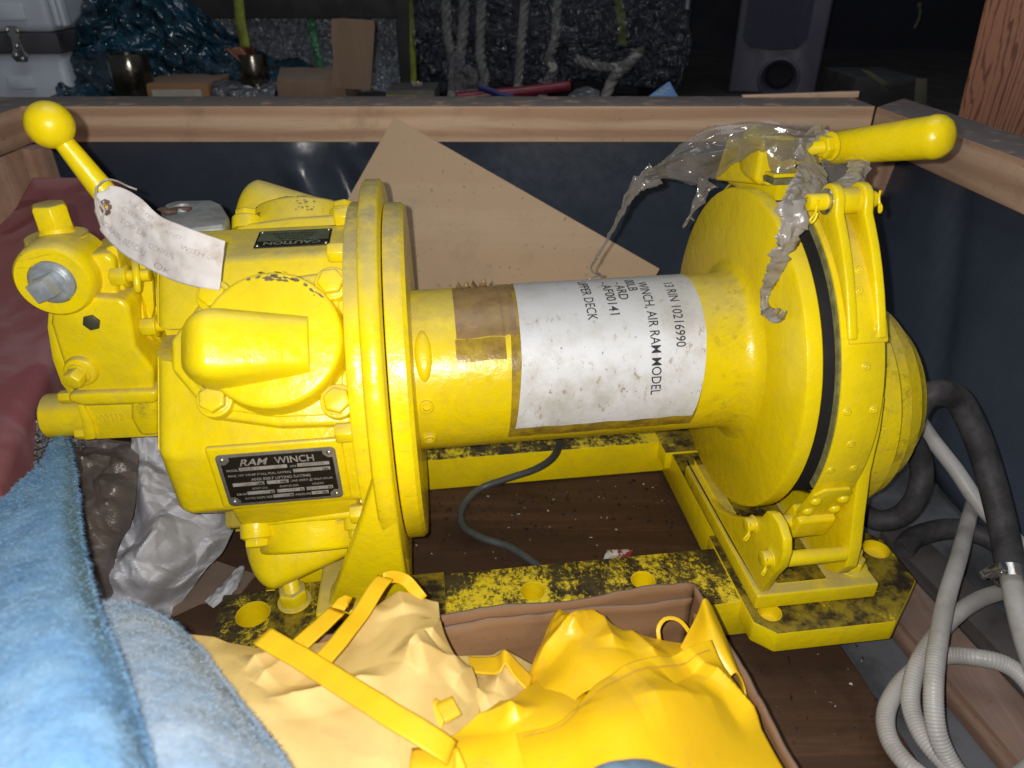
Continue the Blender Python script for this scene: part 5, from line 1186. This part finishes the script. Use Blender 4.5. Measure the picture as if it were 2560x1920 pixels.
fpatch(lctl([[(1975, 505, -.09), (2030, 512, -.08), (2085, 508, -.07), (2135, 485, -.05), (2165, 445, -.03), (2174, 400, -.01)],
             [(1995, 470, -.09), (2045, 488, -.085), (2090, 482, -.07), (2125, 462, -.05), (2145, 430, -.03), (2150, 395, -.01)],
             [(2040, 440, -.07), (2060, 460, -.06), (2085, 455, -.05), (2105, 440, -.03), (2115, 415, -.01), (2110, 390, .01)]]), 50, 90, .010, 34, 15, ragged=.12, mat='dustfilm')
fpatch(lctl([[(2050, 400, .02), (2090, 395, .02), (2130, 392, .02)], [(2060, 440, .01), (2090, 445, .01), (2125, 430, .01)], [(2070, 470, .0), (2095, 475, .0), (2120, 455, .0)]]), 20, 20, .006, 40, 18)
# ---------------------------------------------------------------- clutter on the bench behind the crate
ZS = .385
M['caseshell'] = simple('pale_blue_grey_plastic', (.60, .66, .75), .5, 0, .12, 8, .1)
M['bandgrey'] = simple('dark_grey_band', (.085, .085, .10), .5, .2, .3, 10)
cs = empty('storage_case', W(60, 120, 'y', 1.75)*1); cs.location.z = ZS; tag(cs, 'pale blue grey plastic case with a dark middle band and metal latch', 'case'); so = Vector(cs.location)
xr = W(148, 120, 'y', 1.75).x; xl = xr-.40
zb0, zb1 = W(60, 135, 'y', 1.75).z, W(60, 82, 'y', 1.75).z
bm = B(); hexa(bm, [V(xl, 1.75, ZS+.001), V(xr, 1.75, ZS+.001), V(xr-.03, 2.02, ZS+.001), V(xl, 2.02, ZS+.001), V(xl, 1.752, zb0), V(xr, 1.752, zb0), V(xr-.03, 2.02, zb0), V(xl, 2.02, zb0)]); finish(bm, 'case_body', M['caseshell'], cs, .018, seg=4, off=so)
bm = B(); hexa(bm, [V(xl, 1.752, zb1), V(xr, 1.752, zb1), V(xr-.03, 2.02, zb1), V(xl, 2.02, zb1), V(xl, 1.75, zb1+.26), V(xr, 1.75, zb1+.26), V(xr-.03, 2.02, zb1+.26), V(xl, 2.02, zb1+.26)]); finish(bm, 'case_lid', M['caseshell'], cs, .018, seg=4, off=so)
bm = B(); hexa(bm, [V(xl, 1.742, zb0+.0005), V(xr+.006, 1.742, zb0+.0005), V(xr-.02, 2.03, zb0+.0005), V(xl, 2.03, zb0+.0005), V(xl, 1.742, zb1-.0005), V(xr+.006, 1.742, zb1-.0005), V(xr-.02, 2.03, zb1-.0005), V(xl, 2.03, zb1-.0005)]); finish(bm, 'middle_band', M['bandgrey'], cs, .004, off=so)
for (x, y, w_, h_) in ((55, 205, .060, .030), (20, 30, .075, .034)):
    p = W(x, y, 'y', 1.748); bm = B(); prism(bm, rrect(w_, h_, .006), lambda a, b, h: V(p.x+a, 1.747-h, p.z+b), 0, .006); finish(bm, 'moulded_pad', M['caseshell'], cs, .003, off=so)
for x in (152, 206):
    p = W(x, 28, 'y', 1.748); bm = B(); box(bm, p.x-.018 if x < 160 else p.x-.05, p.x-.004 if x < 160 else p.x-.038, 1.738, 1.765, p.z-.03, p.z+.10); finish(bm, 'moulded_rib', M['caseshell'], cs, .005, seg=3, off=so)
p = W(44, 110, 'y', 1.74); bm = B()
prism(bm, [(-.016, .030), (-.010, .036), (.010, .036), (.018, .028), (.010, .012), (.012, -.012), (.020, -.024), (.012, -.036), (-.012, -.036), (-.020, -.024), (-.010, -.010), (-.008, .012)], lambda a, b, h: V(p.x+a, p.y-h, p.z+b), 0, .006); lt = finish(bm, 'latch', M['steel'], cs, .0015, off=so)
for a, b in ((-.010, .028), (.012, .026), (0, -.004), (.004, -.030), (-.008, -.022)):
    bm = B(); dome(bm, V(p.x+a, p.y-.006, p.z+b), (0, -1, 0), .0048, .004, 14); finish(bm, 'latch_rivet', M['steel'], lt, 0, off=so, smooth=80)

def ycr(rows, amp, sc, seed, amp2=0, sc2=60, pw=1):
    f0 = patchfn([[W(x, y, 'y', k) for x, y, k in r] for r in rows])
    def fn(u, v):
        p = f0(u, v); return p+V(.25, -1, .35)*(amp*facet(p, seed, sc)+amp2*facet(p, seed+3, sc2))
    return fn
# blue film heap
fn = ycr([[(215, -60, 1.90), (330, -70, 1.86), (420, -40, 1.92), (520, 40, 1.97), (640, 120, 1.98), (760, 160, 1.98), (850, 190, 1.98)],
          [(190, 40, 1.86), (300, 30, 1.80), (400, 40, 1.84), (510, 90, 1.88), (640, 150, 1.90), (750, 190, 1.92), (830, 215, 1.92)],
          [(160, 130, 1.82), (280, 120, 1.76), (400, 120, 1.80), (520, 150, 1.82), (640, 190, 1.86), (740, 215, 1.86), (810, 230, 1.86)],
          [(140, 200, 1.76), (280, 200, 1.72), (400, 200, 1.74), (520, 210, 1.76), (640, 225, 1.80), (730, 235, 1.82), (790, 240, 1.82)],
          [(130, 275, 1.70), (280, 280, 1.66), (400, 280, 1.66), (520, 280, 1.68), (640, 280, 1.72), (730, 280, 1.74), (790, 280, 1.76)]], .10, 11, 4, .030, 34)
softobj('blue_plastic_film', fn, 130, 180, M['bluefilm'], 0, None, 'heap of crumpled dark blue plastic film behind the metal collars', 'plastic film', smooth=25)
# foil wrapped stack with a dark board on top
pz = W(600, 48, 'y', 2.10).z
ft = empty('foil_wrapped_stack', (-.42, 2.2, ZS)); tag(ft, 'stack wrapped in glittering silver bubble foil under a dark board, behind the blue film', 'wrapped stack'); fo_ = Vector(ft.location)
fn = ycr([[(300, 40, 2.10), (500, 40, 2.10), (700, 40, 2.10), (880, 40, 2.10), (1000, 40, 2.10)], [(300, 150, 2.09), (500, 150, 2.08), (700, 150, 2.09), (880, 150, 2.08), (1000, 150, 2.1)], [(300, 300, 2.08), (500, 300, 2.08), (700, 300, 2.08), (880, 300, 2.08), (1000, 300, 2.1)]], .012, 40, 2, .006, 110)
bm = B(); grid(bm, fn, 110, 230); o_ = finish(bm, 'foil_sheet', M['foil'], ft, 0, off=fo_, smooth=25)
bm = B(); box(bm, W(200, 0, 'y', 2.02).x, W(1005, 0, 'y', 2.02).x, 2.02, 2.5, W(600, 46, 'y', 2.02).z, W(600, 46, 'y', 2.02).z+.14); finish(bm, 'dark_board', M['darkboard'] if 'darkboard' in M else M['bench'], ft, .004, off=fo_)
M['darkpost'] = simple('dark_olive_post', (.022, .026, .022), .7, 0, .4, 10)
bm = B(); a = W(985, 0, 'y', 1.98).x; b = W(1024, 0, 'y', 1.98).x; box(bm, a, b, 1.98, 2.04, ZS, 1.0); top('dark_post', bm, M['darkpost'], 'dark upright post between the foil stack and the film wrapped load', 'post', bevel=.003)
def slab(name, p0, p1, wd, th, mat, label, cat, group=None, y=None):
    a = W(*p0); b = W(*p1); bm = B(); n_ = 10
    def fn(u, v): q = a.lerp(b, u); return q+V((v-.5)*wd, .004*math.sin(u*9), 0)
    grid(bm, fn, 20, 2); o = top(name, bm, mat, label, cat, group); solid(o, th); return o
M['ystrap'] = simple('dull_yellow_green_webbing', (.19, .22, .02), .7, 0, .3, 60, .3)
slab('webbing_strap', (592, -20, 'y', 1.99), (612, 118, 'y', 1.93), .024, .002, M['ystrap'], 'yellow green webbing strap hanging in front of the foil, over the second collar', 'strap', 'webbing straps')
slab('webbing_strap', (775, 45, 'y', 2.05), (800, 170, 'y', 2.02), .022, .002, M['greenfoil'], 'dim green strap over the silver foil left of the cardboard flap', 'strap', 'webbing straps')
slab('webbing_strap', (1030, -20, 'y', 1.93), (1034, 235, 'y', 1.90), .014, .002, M['ystrap'], 'yellow green webbing strap beside the dark post', 'strap', 'webbing straps')
# metal collars
def collar(px, pr, y, label):
    p = W(px[0], px[1], 'y', y); bm = B(); k = pr*math.sqrt(p.y**2+(CAMZ-p.z)**2)/1800; e = p.z-ZS-.012
    lathe(bm, [(-.012, k*1.16), (.004, k*1.18), (.012, k*1.05), (.014, k*.97), (e*.45, k*.97), (e*.47, k*1.0), (e-.004, k*1.0), (e, k*.96), (e, k*.80), (.02, k*.78), (.02, 0)], (p.x, p.y, ZS+.0125), (0, 0, 1), 64, close=False)
    return top('metal_collar', bm, M['darksteel'], label, 'collar', 'metal collars on the bench', smooth=40)
collar((316, 134), 44, 1.66, 'larger oily dark steel collar with open top standing before the blue film')
collar((628, 134), 32, 1.68, 'smaller oily steel collar with a copper brown sheet sticking out of it')
M['copper'] = simple('copper_sheet', (.16, .055, .03), .45, .5, .3, 30)
p = W(615, 130, 'y', 1.655); bm = B(); grid(bm, lambda u, v: V(p.x+(-.045+.062*v)*(1-.55*u)+.010*u, p.y+.02*math.sin(math.pi*v), p.z+.008-.032*u), 8, 14); o_ = top('copper_sheet', bm, M['copper'], 'small curved copper brown sheet sticking out of the second collar', 'metal sheet'); solid(o_, .001)
# flat box, grey bag, opened carton, flap, notebook
def bench_box(name, x0, x1, ytop, Yd, dep, mat, label, cat, bev=.002, tilt=0):
    a = W(x0, ytop, 'y', Yd); b = W(x1, ytop, 'y', Yd); bm = B(); hexa(bm, [V(a.x, Yd, ZS+.001), V(b.x, Yd, ZS+.001), V(b.x, Yd+dep, ZS+.001), V(a.x, Yd+dep, ZS+.001), V(a.x, Yd, a.z-tilt), V(b.x, Yd, b.z+tilt), V(b.x, Yd+dep, b.z+tilt), V(a.x, Yd+dep, a.z-tilt)])
    return top(name, bm, mat, label, cat, bevel=bev)
fb_ = bench_box('flat_carton', 335, 518, 209, 1.64, .16, M['card'], 'low brown carton with a white printed strip, on the bench below the collars', 'carton', .004)
M['labelw'] = simple('cream_label', (.42, .39, .33), .7, 0, .15, 30); M['grey_plastic'] = film('grey_bag_film', (.10, .10, .115), .95, .25, 30, .8, .006)
a, b = W(378, 224, 'y', 1.6375), W(504, 236, 'y', 1.6375); bm = B(); box(bm, a.x, b.x, 1.6375, 1.6385, b.z-.004, a.z); o_ = finish(bm, 'printed_strip', M['labelw'], fb_); 
a, b = W(312, 222, 'y', 1.63), W(336, 240, 'y', 1.63); bm = B(); box(bm, a.x, b.x, 1.63, 1.66, ZS+.001, a.z); top('white_block', bm, M['labelw'], 'small white block beside the low brown carton on the bench', 'block', bevel=.003)
fn = ycr([[(530, 205, 1.68), (580, 203, 1.68), (640, 208, 1.68), (690, 200, 1.68)], [(528, 225, 1.64), (580, 222, 1.63), (640, 225, 1.64), (690, 220, 1.64)], [(535, 262, 1.62), (580, 262, 1.62), (640, 262, 1.62), (680, 262, 1.62)]], .012, 24, 5, .004, 60)
softobj('grey_bag', fn, 40, 70, M['grey_plastic'], .001, None, 'crumpled grey plastic bag beneath the second collar', 'bag', smooth=25)
oc = empty('opened_carton', (W(770, 200, 'y', 1.66).x, 1.70, ZS)); tag(oc, 'small opened cardboard carton with a flap bent up, on the bench', 'carton'); oo = Vector(oc.location)
a, b = W(689, 205, 'y', 1.64), W(862, 208, 'y', 1.64); bm = B(); box(bm, a.x, b.x, 1.64, 1.78, ZS+.001, a.z); finish(bm, 'carton_body', M['cardpale'], oc, .002, off=oo)
bm = B(); q = [W(x, y, 'y', k) for x, y, k in ((700, 172, 1.72), (830, 172, 1.72), (862, 206, 1.645), (692, 204, 1.645))]; n_ = V(0, .3, 1).normalized()*.003; hexa(bm, q+[t+n_ for t in q]); finish(bm, 'carton_flap', M['cardpale'], oc, .0008, off=oo)
bm = B(); q = [W(x, y, 'y', 1.635) for x, y in ((833, 46), (860, 44), (938, 50), (940, 62), (930, 222), (833, 216), (838, 140), (832, 90))]; prism(bm, [(t.x, t.z) for t in q], lambda a, b, h: V(a+.12*h, 1.615+h+.02*(b-ZS), b), 0, .004); top('cardboard_flap', bm, M['cardpale'], 'tall torn brown cardboard piece standing upright right of the opened carton', 'cardboard')
M['notebook'] = simple('dull_yellow_cover', (.20, .17, .04), .6, 0, .3, 30); M['greycover'] = simple('grey_cover', (.08, .075, .07), .6, 0, .3, 30)
nb = bench_box('notebook', 963, 1086, 226, 1.60, .12, M['greycover'], 'grey notebook with a dull yellow edge lying just behind the rail', 'notebook', .002)
a, b = W(965, 237, 'y', 1.598), W(1084, 240, 'y', 1.598); bm = B(); box(bm, a.x, b.x, 1.5975, 1.5995, a.z-.008, a.z); finish(bm, 'yellow_edge', M['notebook'], nb)
bm = B(); p = W(1042, 218, 'y', 1.62); grid(bm, lambda u, v: p+V(.022*(v-.5), .012*u, .010*(1-u)+.006*noise.noise(V(u*4, v*4, 1))), 6, 6); o_ = top('paper_scrap', bm, M['labelw'], 'white paper scrap on top of the grey notebook', 'paper scrap'); solid(o_, .0005)
# film wrapped load with ropes and straps
M['loadbox'] = simple('dark_load', (.020, .021, .030), .6, 0, .3, 8)
ld = empty('wrapped_load', (W(1350, 100, 'y', 1.9).x, 2.0, ZS)); tag(ld, 'large dark load wrapped tightly in clear stretch film, filling the top middle', 'wrapped load'); lo_ = Vector(ld.location)
a = W(1035, 90, 'y', 1.90); b = W(1712, 100, 'y', 1.90); zb_ = W(1300, 112, 'y', 1.90).z; zc_ = W(1700, 120, 'y', 1.9).z
bm = B(); hexa(bm, [V(a.x, 1.91, zb_+.02), V(b.x, 1.91, zc_-.0), V(b.x, 2.5, zc_), V(a.x, 2.5, zb_+.02), V(a.x, 1.91, zb_+.45), V(b.x-.04, 1.91, zb_+.45), V(b.x-.04, 2.5, zb_+.45), V(a.x, 2.5, zb_+.45)]); finish(bm, 'dark_block', M['loadbox'], ld, .012, off=lo_)
bm = B(); box(bm, a.x+.02, b.x-.08, 2.02, 2.45, ZS+.001, zb_+.018); finish(bm, 'pallet_base', M['wallblack'], ld, .004, off=lo_)
def wrapf(u, v):
    x = a.x-.005+(b.x-a.x+.012)*v; z = zb_+.40-(zb_+.40-ZS-.05)*u; y = 1.902
    t = max(0, (zb_+.02-z)/.10); y += .035*t*t
    q = V(x*1.5, y, z*14); s = noise.noise(q*2.2); q2 = V(x*16, 0, z*9)
    return V(x, y-.004*s-.012*t*facet(V(x, 0, z*.6), 3, 15)-.0025*noise.noise(V(x*3, 1, z*60)), z+.008*t*noise.noise(V(x*9, 0, 0)))
bm = B(); grid(bm, wrapf, 130, 200); finish(bm, 'stretch_film', M['wrap'], ld, 0, off=lo_, smooth=25)
# horizontally drawn film wrinkles in front of the ropes
fn = ycr([[(1050, -20, 1.86), (1250, -20, 1.86), (1450, -20, 1.86), (1600, -20, 1.86), (1712, -20, 1.86)], [(1050, 130, 1.80), (1250, 140, 1.79), (1450, 150, 1.79), (1600, 150, 1.80), (1722, 140, 1.83)], [(1050, 235, 1.77), (1250, 215, 1.77), (1450, 200, 1.77), (1600, 215, 1.78), (1690, 225, 1.82)]], .030, 22, 8, .010, 60)
bm = B(); grid(bm, fn, 90, 190); finish(bm, 'loose_film', M['wrap'], ld, 0, off=lo_, smooth=20)
M['rope'] = simple('grey_white_rope', (.26, .25, .24), .8, 0, .35, 60, .3)
def rope(pts, r, label):
    P = resample(spline([W(x, y, 'y', k) for x, y, k in pts], 16), .0022); bm = B()
    for s3 in range(3):
        Q = []
        for i, p in enumerate(P):
            t = (P[min(i+1, len(P)-1)]-P[max(i-1, 0)]).normalized(); u_ = t.cross(V(0, 1, .1)).normalized(); v_ = t.cross(u_); a_ = i*.0022/(r*5.5)*2*math.pi+s3*2*math.pi/3
            Q.append(p+(u_*math.cos(a_)+v_*math.sin(a_))*r*.5)
        sweep(bm, Q, r*.62, 8)
    return top('rope', bm, M['rope'], label, 'rope', 'ropes hanging under the wrapped load', smooth=60)
rope([(1112, -40, 1.90), (1117, 60, 1.88), (1122, 110, 1.85), (1133, 170, 1.83), (1130, 250, 1.80)], .011, 'leftmost grey twisted rope hanging straight beside the knotted one')
rope([(1158, -40, 1.90), (1160, 40, 1.88), (1155, 110, 1.84), (1150, 160, 1.82), (1165, 215, 1.80), (1185, 205, 1.79), (1172, 175, 1.80), (1148, 190, 1.81), (1152, 235, 1.79)], .012, 'grey rope tied in a knot, just above the red tube end')
rope([(1205, -40, 1.90), (1202, 60, 1.88), (1200, 120, 1.86), (1205, 165, 1.83), (1212, 195, 1.82), (1198, 235, 1.80)], .011, 'short grey rope curling right of the knot')
rope([(1315, -40, 1.90), (1310, 40, 1.88), (1303, 110, 1.84), (1300, 160, 1.83), (1292, 245, 1.80)], .0105, 'single straight grey rope in the middle, above the red tube')
rope([(1396, -40, 1.90), (1392, 20, 1.88), (1388, 100, 1.84), (1372, 150, 1.81), (1386, 170, 1.80), (1370, 200, 1.80), (1352, 250, 1.79)], .0105, 'grey rope with a half hitch above the right end of the red tube')
rope([(1440, 146, 1.84), (1480, 162, 1.82), (1540, 168, 1.81), (1580, 150, 1.82), (1605, 125, 1.84)], .010, 'grey rope running sideways near the lower right corner of the load')
rope([(1598, 130, 1.83), (1570, 160, 1.81), (1535, 195, 1.80), (1510, 250, 1.79)], .012, 'thick grey rope slanting down towards the blue sachet')
slab('webbing_strap', (1545, -20, 'y', 1.875), (1558, 115, 'y', 1.865), .020, .002, M['ystrap'], 'faint yellow green strap over the right part of the wrapped load', 'strap', 'webbing straps')
M['redtube'] = simple('dark_red_plastic', (.17, .015, .03), .4, 0, .3, 20); M['bluestrap'] = simple('blue_webbing', (.02, .035, .16), .6, 0, .3, 40)
bm = B(); P = [W(1140, 244, 'y', 1.60), W(1220, 236, 'y', 1.60), W(1300, 229, 'y', 1.61), W(1424, 214, 'y', 1.63)]; sweep(bm, spline(P, 8), .013, 18, flat=(1, .8)); top('red_tube', bm, M['redtube'], 'dark red plastic tube lying on the bench under the ropes', 'tube', bevel=.001, smooth=60)
bm = B(); vs = []
for p in spline([W(1195, 216, 'y', 1.585), W(1225, 226, 'y', 1.58), W(1250, 236, 'y', 1.575), W(1285, 244, 'y', 1.575)], 8): vs.append((bm.verts.new(p+V(0, -.003, .006)), bm.verts.new(p+V(0, .003, -.008))))
for A, Bq in zip(vs, vs[1:]): bm.faces.new((A[0], Bq[0], Bq[1], A[1]))
solid(top('blue_webbing', bm, M['bluestrap'], 'dark blue webbing end draped over the red tube', 'strap'), .002)
fn = ycr([[(1440, 222, 1.66), (1470, 216, 1.66), (1500, 225, 1.66)], [(1420, 238, 1.62), (1465, 236, 1.62), (1500, 240, 1.62)], [(1420, 262, 1.60), (1465, 262, 1.60), (1500, 262, 1.60)]], .008, 40, 7)
softobj('crumpled_wrapper', fn, 24, 30, M['grey_plastic'], .0006, None, 'small crumpled brownish wrapper right of the red tube', 'wrapper', smooth=25)
M['sachet'] = simple('light_blue_sachet', (.16, .30, .58), .35, 0, .2, 30)
A3, B3, C3 = W(1675, 205, 'y', 1.63), W(1700, 250, 'y', 1.62), W(1610, 250, 'y', 1.62)
bm = B(); q = [A3+V(-.003, 0, 0), A3, B3, C3]; hexa(bm, q+[t+V(0, .004, 0) for t in q]); sc_ = top('blue_sachet', bm, M['sachet'], 'light blue printed sachet poking up behind the rail left of the speaker', 'sachet', bevel=.0008)
bm = B(); 
M['sachetpale'] = simple('pale_print', (.45, .55, .70), .4)
for k in range(3):
    u0 = .30+.16*k; pa = A3.lerp(C3, u0)+V(.004, -.0008, 0); pb = A3.lerp(B3, u0)+V(-.006-.01*k, -.0008, 0); vs = [bm.verts.new(x) for x in (pa, pb, pb+V(0, 0, -.003), pa+V(0, 0, -.003))]; bm.faces.new(vs)
finish(bm, 'pale_stripes', M['sachetpale'], sc_, 0)
bm = B(); a = W(1716, 0, 'y', 2.0); box(bm, a.x, a.x+.008, 2.0, 2.2, a.z-.02, a.z+.3); top('white_strip', bm, M['caseshell'], 'thin white strip edge at the top, right of the wrapped load', 'strip')
# speaker
M['spk'] = simple('dark_purple_grey_cabinet', (.052, .050, .078), .55, 0, .12, 12, .05); M['grille'] = simple('grille_cloth', (.040, .040, .070), .9, 0, .2, 200, .5)
a, b = W(1843, 120, 'y', 2.0), W(2058, 120, 'y', 2.0); sp = empty('speaker', ((a.x+b.x)/2, 2.1, ZS)); tag(sp, 'dark grey floor speaker with a round port low on its front', 'speaker'); sx = Vector(sp.location)
bm = B(); box(bm, a.x, b.x, 2.0, 2.3, ZS+.001, ZS+.80); cb = finish(bm, 'cabinet', M['spk'], sp, .006, seg=3, off=sx)
pc = W(1950, 200, 'y', 2.0); rr = .049
carve(cb, [lambda b_: cyl(b_, V(pc.x, 1.95, pc.z), V(pc.x, 2.12, pc.z), rr, n=64)], sx)
sp.rotation_euler.z = R(-19); sp.location.x += .036; sp.location.y += .02
bm = B(); lathe(bm, [(0, rr+.004), (-.003, rr+.002), (-.0035, rr-.003), (.010, rr-.012), (.03, rr-.018), (.10, rr-.018)], V(pc.x, 2.0, pc.z), (0, 1, 0), 64, close=False); finish(bm, 'port_ring', M['spk'], sp, 0, off=sx, smooth=60)
bm = B(); lathe(bm, [(0, rr-.001), (.001, 0)], V(pc.x, 2.10, pc.z), (0, 1, 0), 48, close=False); finish(bm, 'port_back', M['wallblack'], sp, 0, off=sx)
g0_, g1_ = W(1880, 0, 'y', 1.995), W(2040, 0, 'y', 1.995); gz = W(1960, 130, 'y', 1.995).z
bm = B(); P = [(g0_.x, ZS+.78), (g0_.x, gz+.03), (g0_.x+.02, gz+.006), ((g0_.x+g1_.x)/2, gz), (g1_.x-.02, gz+.006), (g1_.x, gz+.03), (g1_.x, ZS+.78)]; prism(bm, P, lambda a_, b_, h: V(a_, 1.993+h, b_), 0, .0065); finish(bm, 'grille', M['grille'], sp, .002, off=sx)
# stick on the rail, wood panel, dark carton, hanging wire
bm = B(); a, b = W(1870, 243, 'z', RT+.006), W(2142, 234, 'z', RT+.006); a.y = b.y = 1.50; d = b-a
hexa(bm, [a+V(0, -.004, -.006), b+V(0, -.004, -.006), b+V(0, .006, -.006), a+V(0, .006, -.006), a+V(0, -.004, -.001), b+V(0, -.004, .006), b+V(0, .006, .006), a+V(0, .006, -.001)]); top('wood_sliver', bm, M['pine'], 'thin pale wood sliver lying on the back rail by the speaker', 'wood sliver', bevel=.001)
q = [W(2478, -60, 'y', 1.62), W(2393, 300, 'y', 1.58), W(2600, 420, 'y', 1.50), W(2760, -60, 'y', 1.50)]
bm = B(); hexa(bm, q+[t+V(.015, .02, 0) for t in q]); top('plywood_offcut', bm, M['redwood'], 'red brown grained wood panel standing upright at the top right corner', 'wood panel', bevel=.002)
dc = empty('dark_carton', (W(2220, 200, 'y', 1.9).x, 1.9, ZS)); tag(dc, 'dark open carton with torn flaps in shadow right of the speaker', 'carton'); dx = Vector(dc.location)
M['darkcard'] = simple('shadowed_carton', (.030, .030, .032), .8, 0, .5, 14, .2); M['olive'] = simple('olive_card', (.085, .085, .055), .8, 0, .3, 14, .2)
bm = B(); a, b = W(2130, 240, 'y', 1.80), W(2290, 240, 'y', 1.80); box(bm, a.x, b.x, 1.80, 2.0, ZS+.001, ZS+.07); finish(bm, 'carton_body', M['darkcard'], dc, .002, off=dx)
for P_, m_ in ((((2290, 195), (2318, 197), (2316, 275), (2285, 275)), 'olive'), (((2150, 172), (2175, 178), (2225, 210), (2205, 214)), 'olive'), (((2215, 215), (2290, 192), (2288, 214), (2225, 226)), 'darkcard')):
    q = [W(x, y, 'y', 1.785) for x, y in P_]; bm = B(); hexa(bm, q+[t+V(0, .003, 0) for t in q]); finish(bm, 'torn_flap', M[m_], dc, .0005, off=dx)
bm = B(); sweep(bm, spline([W(x, y, 'y', 2.3) for x, y in ((2298, 14), (2300, 30), (2296, 50), (2286, 70))], 8), .0035, 8); cyl(bm, W(2298, 16, 'y', 2.3), W(2298, 8, 'y', 2.3), .006); top('hanging_wire', bm, M['olive'], 'short curled grey wire hanging in the dark right of the speaker', 'wire')
# crumbs on the floor sheet and inside the base
M['crumb'] = simple('dirt_crumbs', (.05, .04, .03), .9, 0, .7, 60, 0, .2, (.015, .01, .008)); M['palecrumb'] = simple('pale_crumbs', (.5, .47, .42), .8, 0, .4, 60)
rn = random.Random(11)
for nm, mt, cnt, sz in (('dirt_crumbs', 'crumb', 320, (.0008, .0028)), ('pale_crumbs', 'palecrumb', 55, (.0006, .0022))):
    bm = B()
    for _ in range(cnt):
        if rn.random() < .7: l = V(rn.uniform(-.02, .355), rn.triangular(-.10, .12, .08), 0); p = toW(l); 
        else: p = V(rn.uniform(.26, .40), rn.uniform(.30, .60), 0)
        p.z = .0004; s = rn.uniform(*sz); pts = [p+V(rn.gauss(0, s), rn.gauss(0, s), 0) for _ in range(4)]+[p+V(0, 0, s*.9)]
        v_ = [bm.verts.new(q) for q in pts]
        for f in ((0,1,4),(1,2,4),(2,3,4),(3,0,4)):
            try: bm.faces.new([v_[i] for i in f])
            except ValueError: pass
    top(nm, bm, M[mt], kind='stuff', smooth=0)
p = W(1535, 1390, 'z', .002); bm = B(); M['candy'] = NT('red_white_wrapper'); m_ = M['candy']; m_.col(m_.mix(m_.ramp(m_.noise(70, 2), .48, .52), (.55, .55, .53), (.30, .03, .05))); m_.rough(.35)
grid(bm, lambda u, v: p+V((u-.5)*.034+.01*v, (v-.5)*.022, .002+.004*noise.noise(V(u*3, v*3, 2))), 8, 8); solid(top('sweet_wrapper', bm, m_.m, 'small red and white wrapper on the floor behind the front channel', 'wrapper'), .0003)
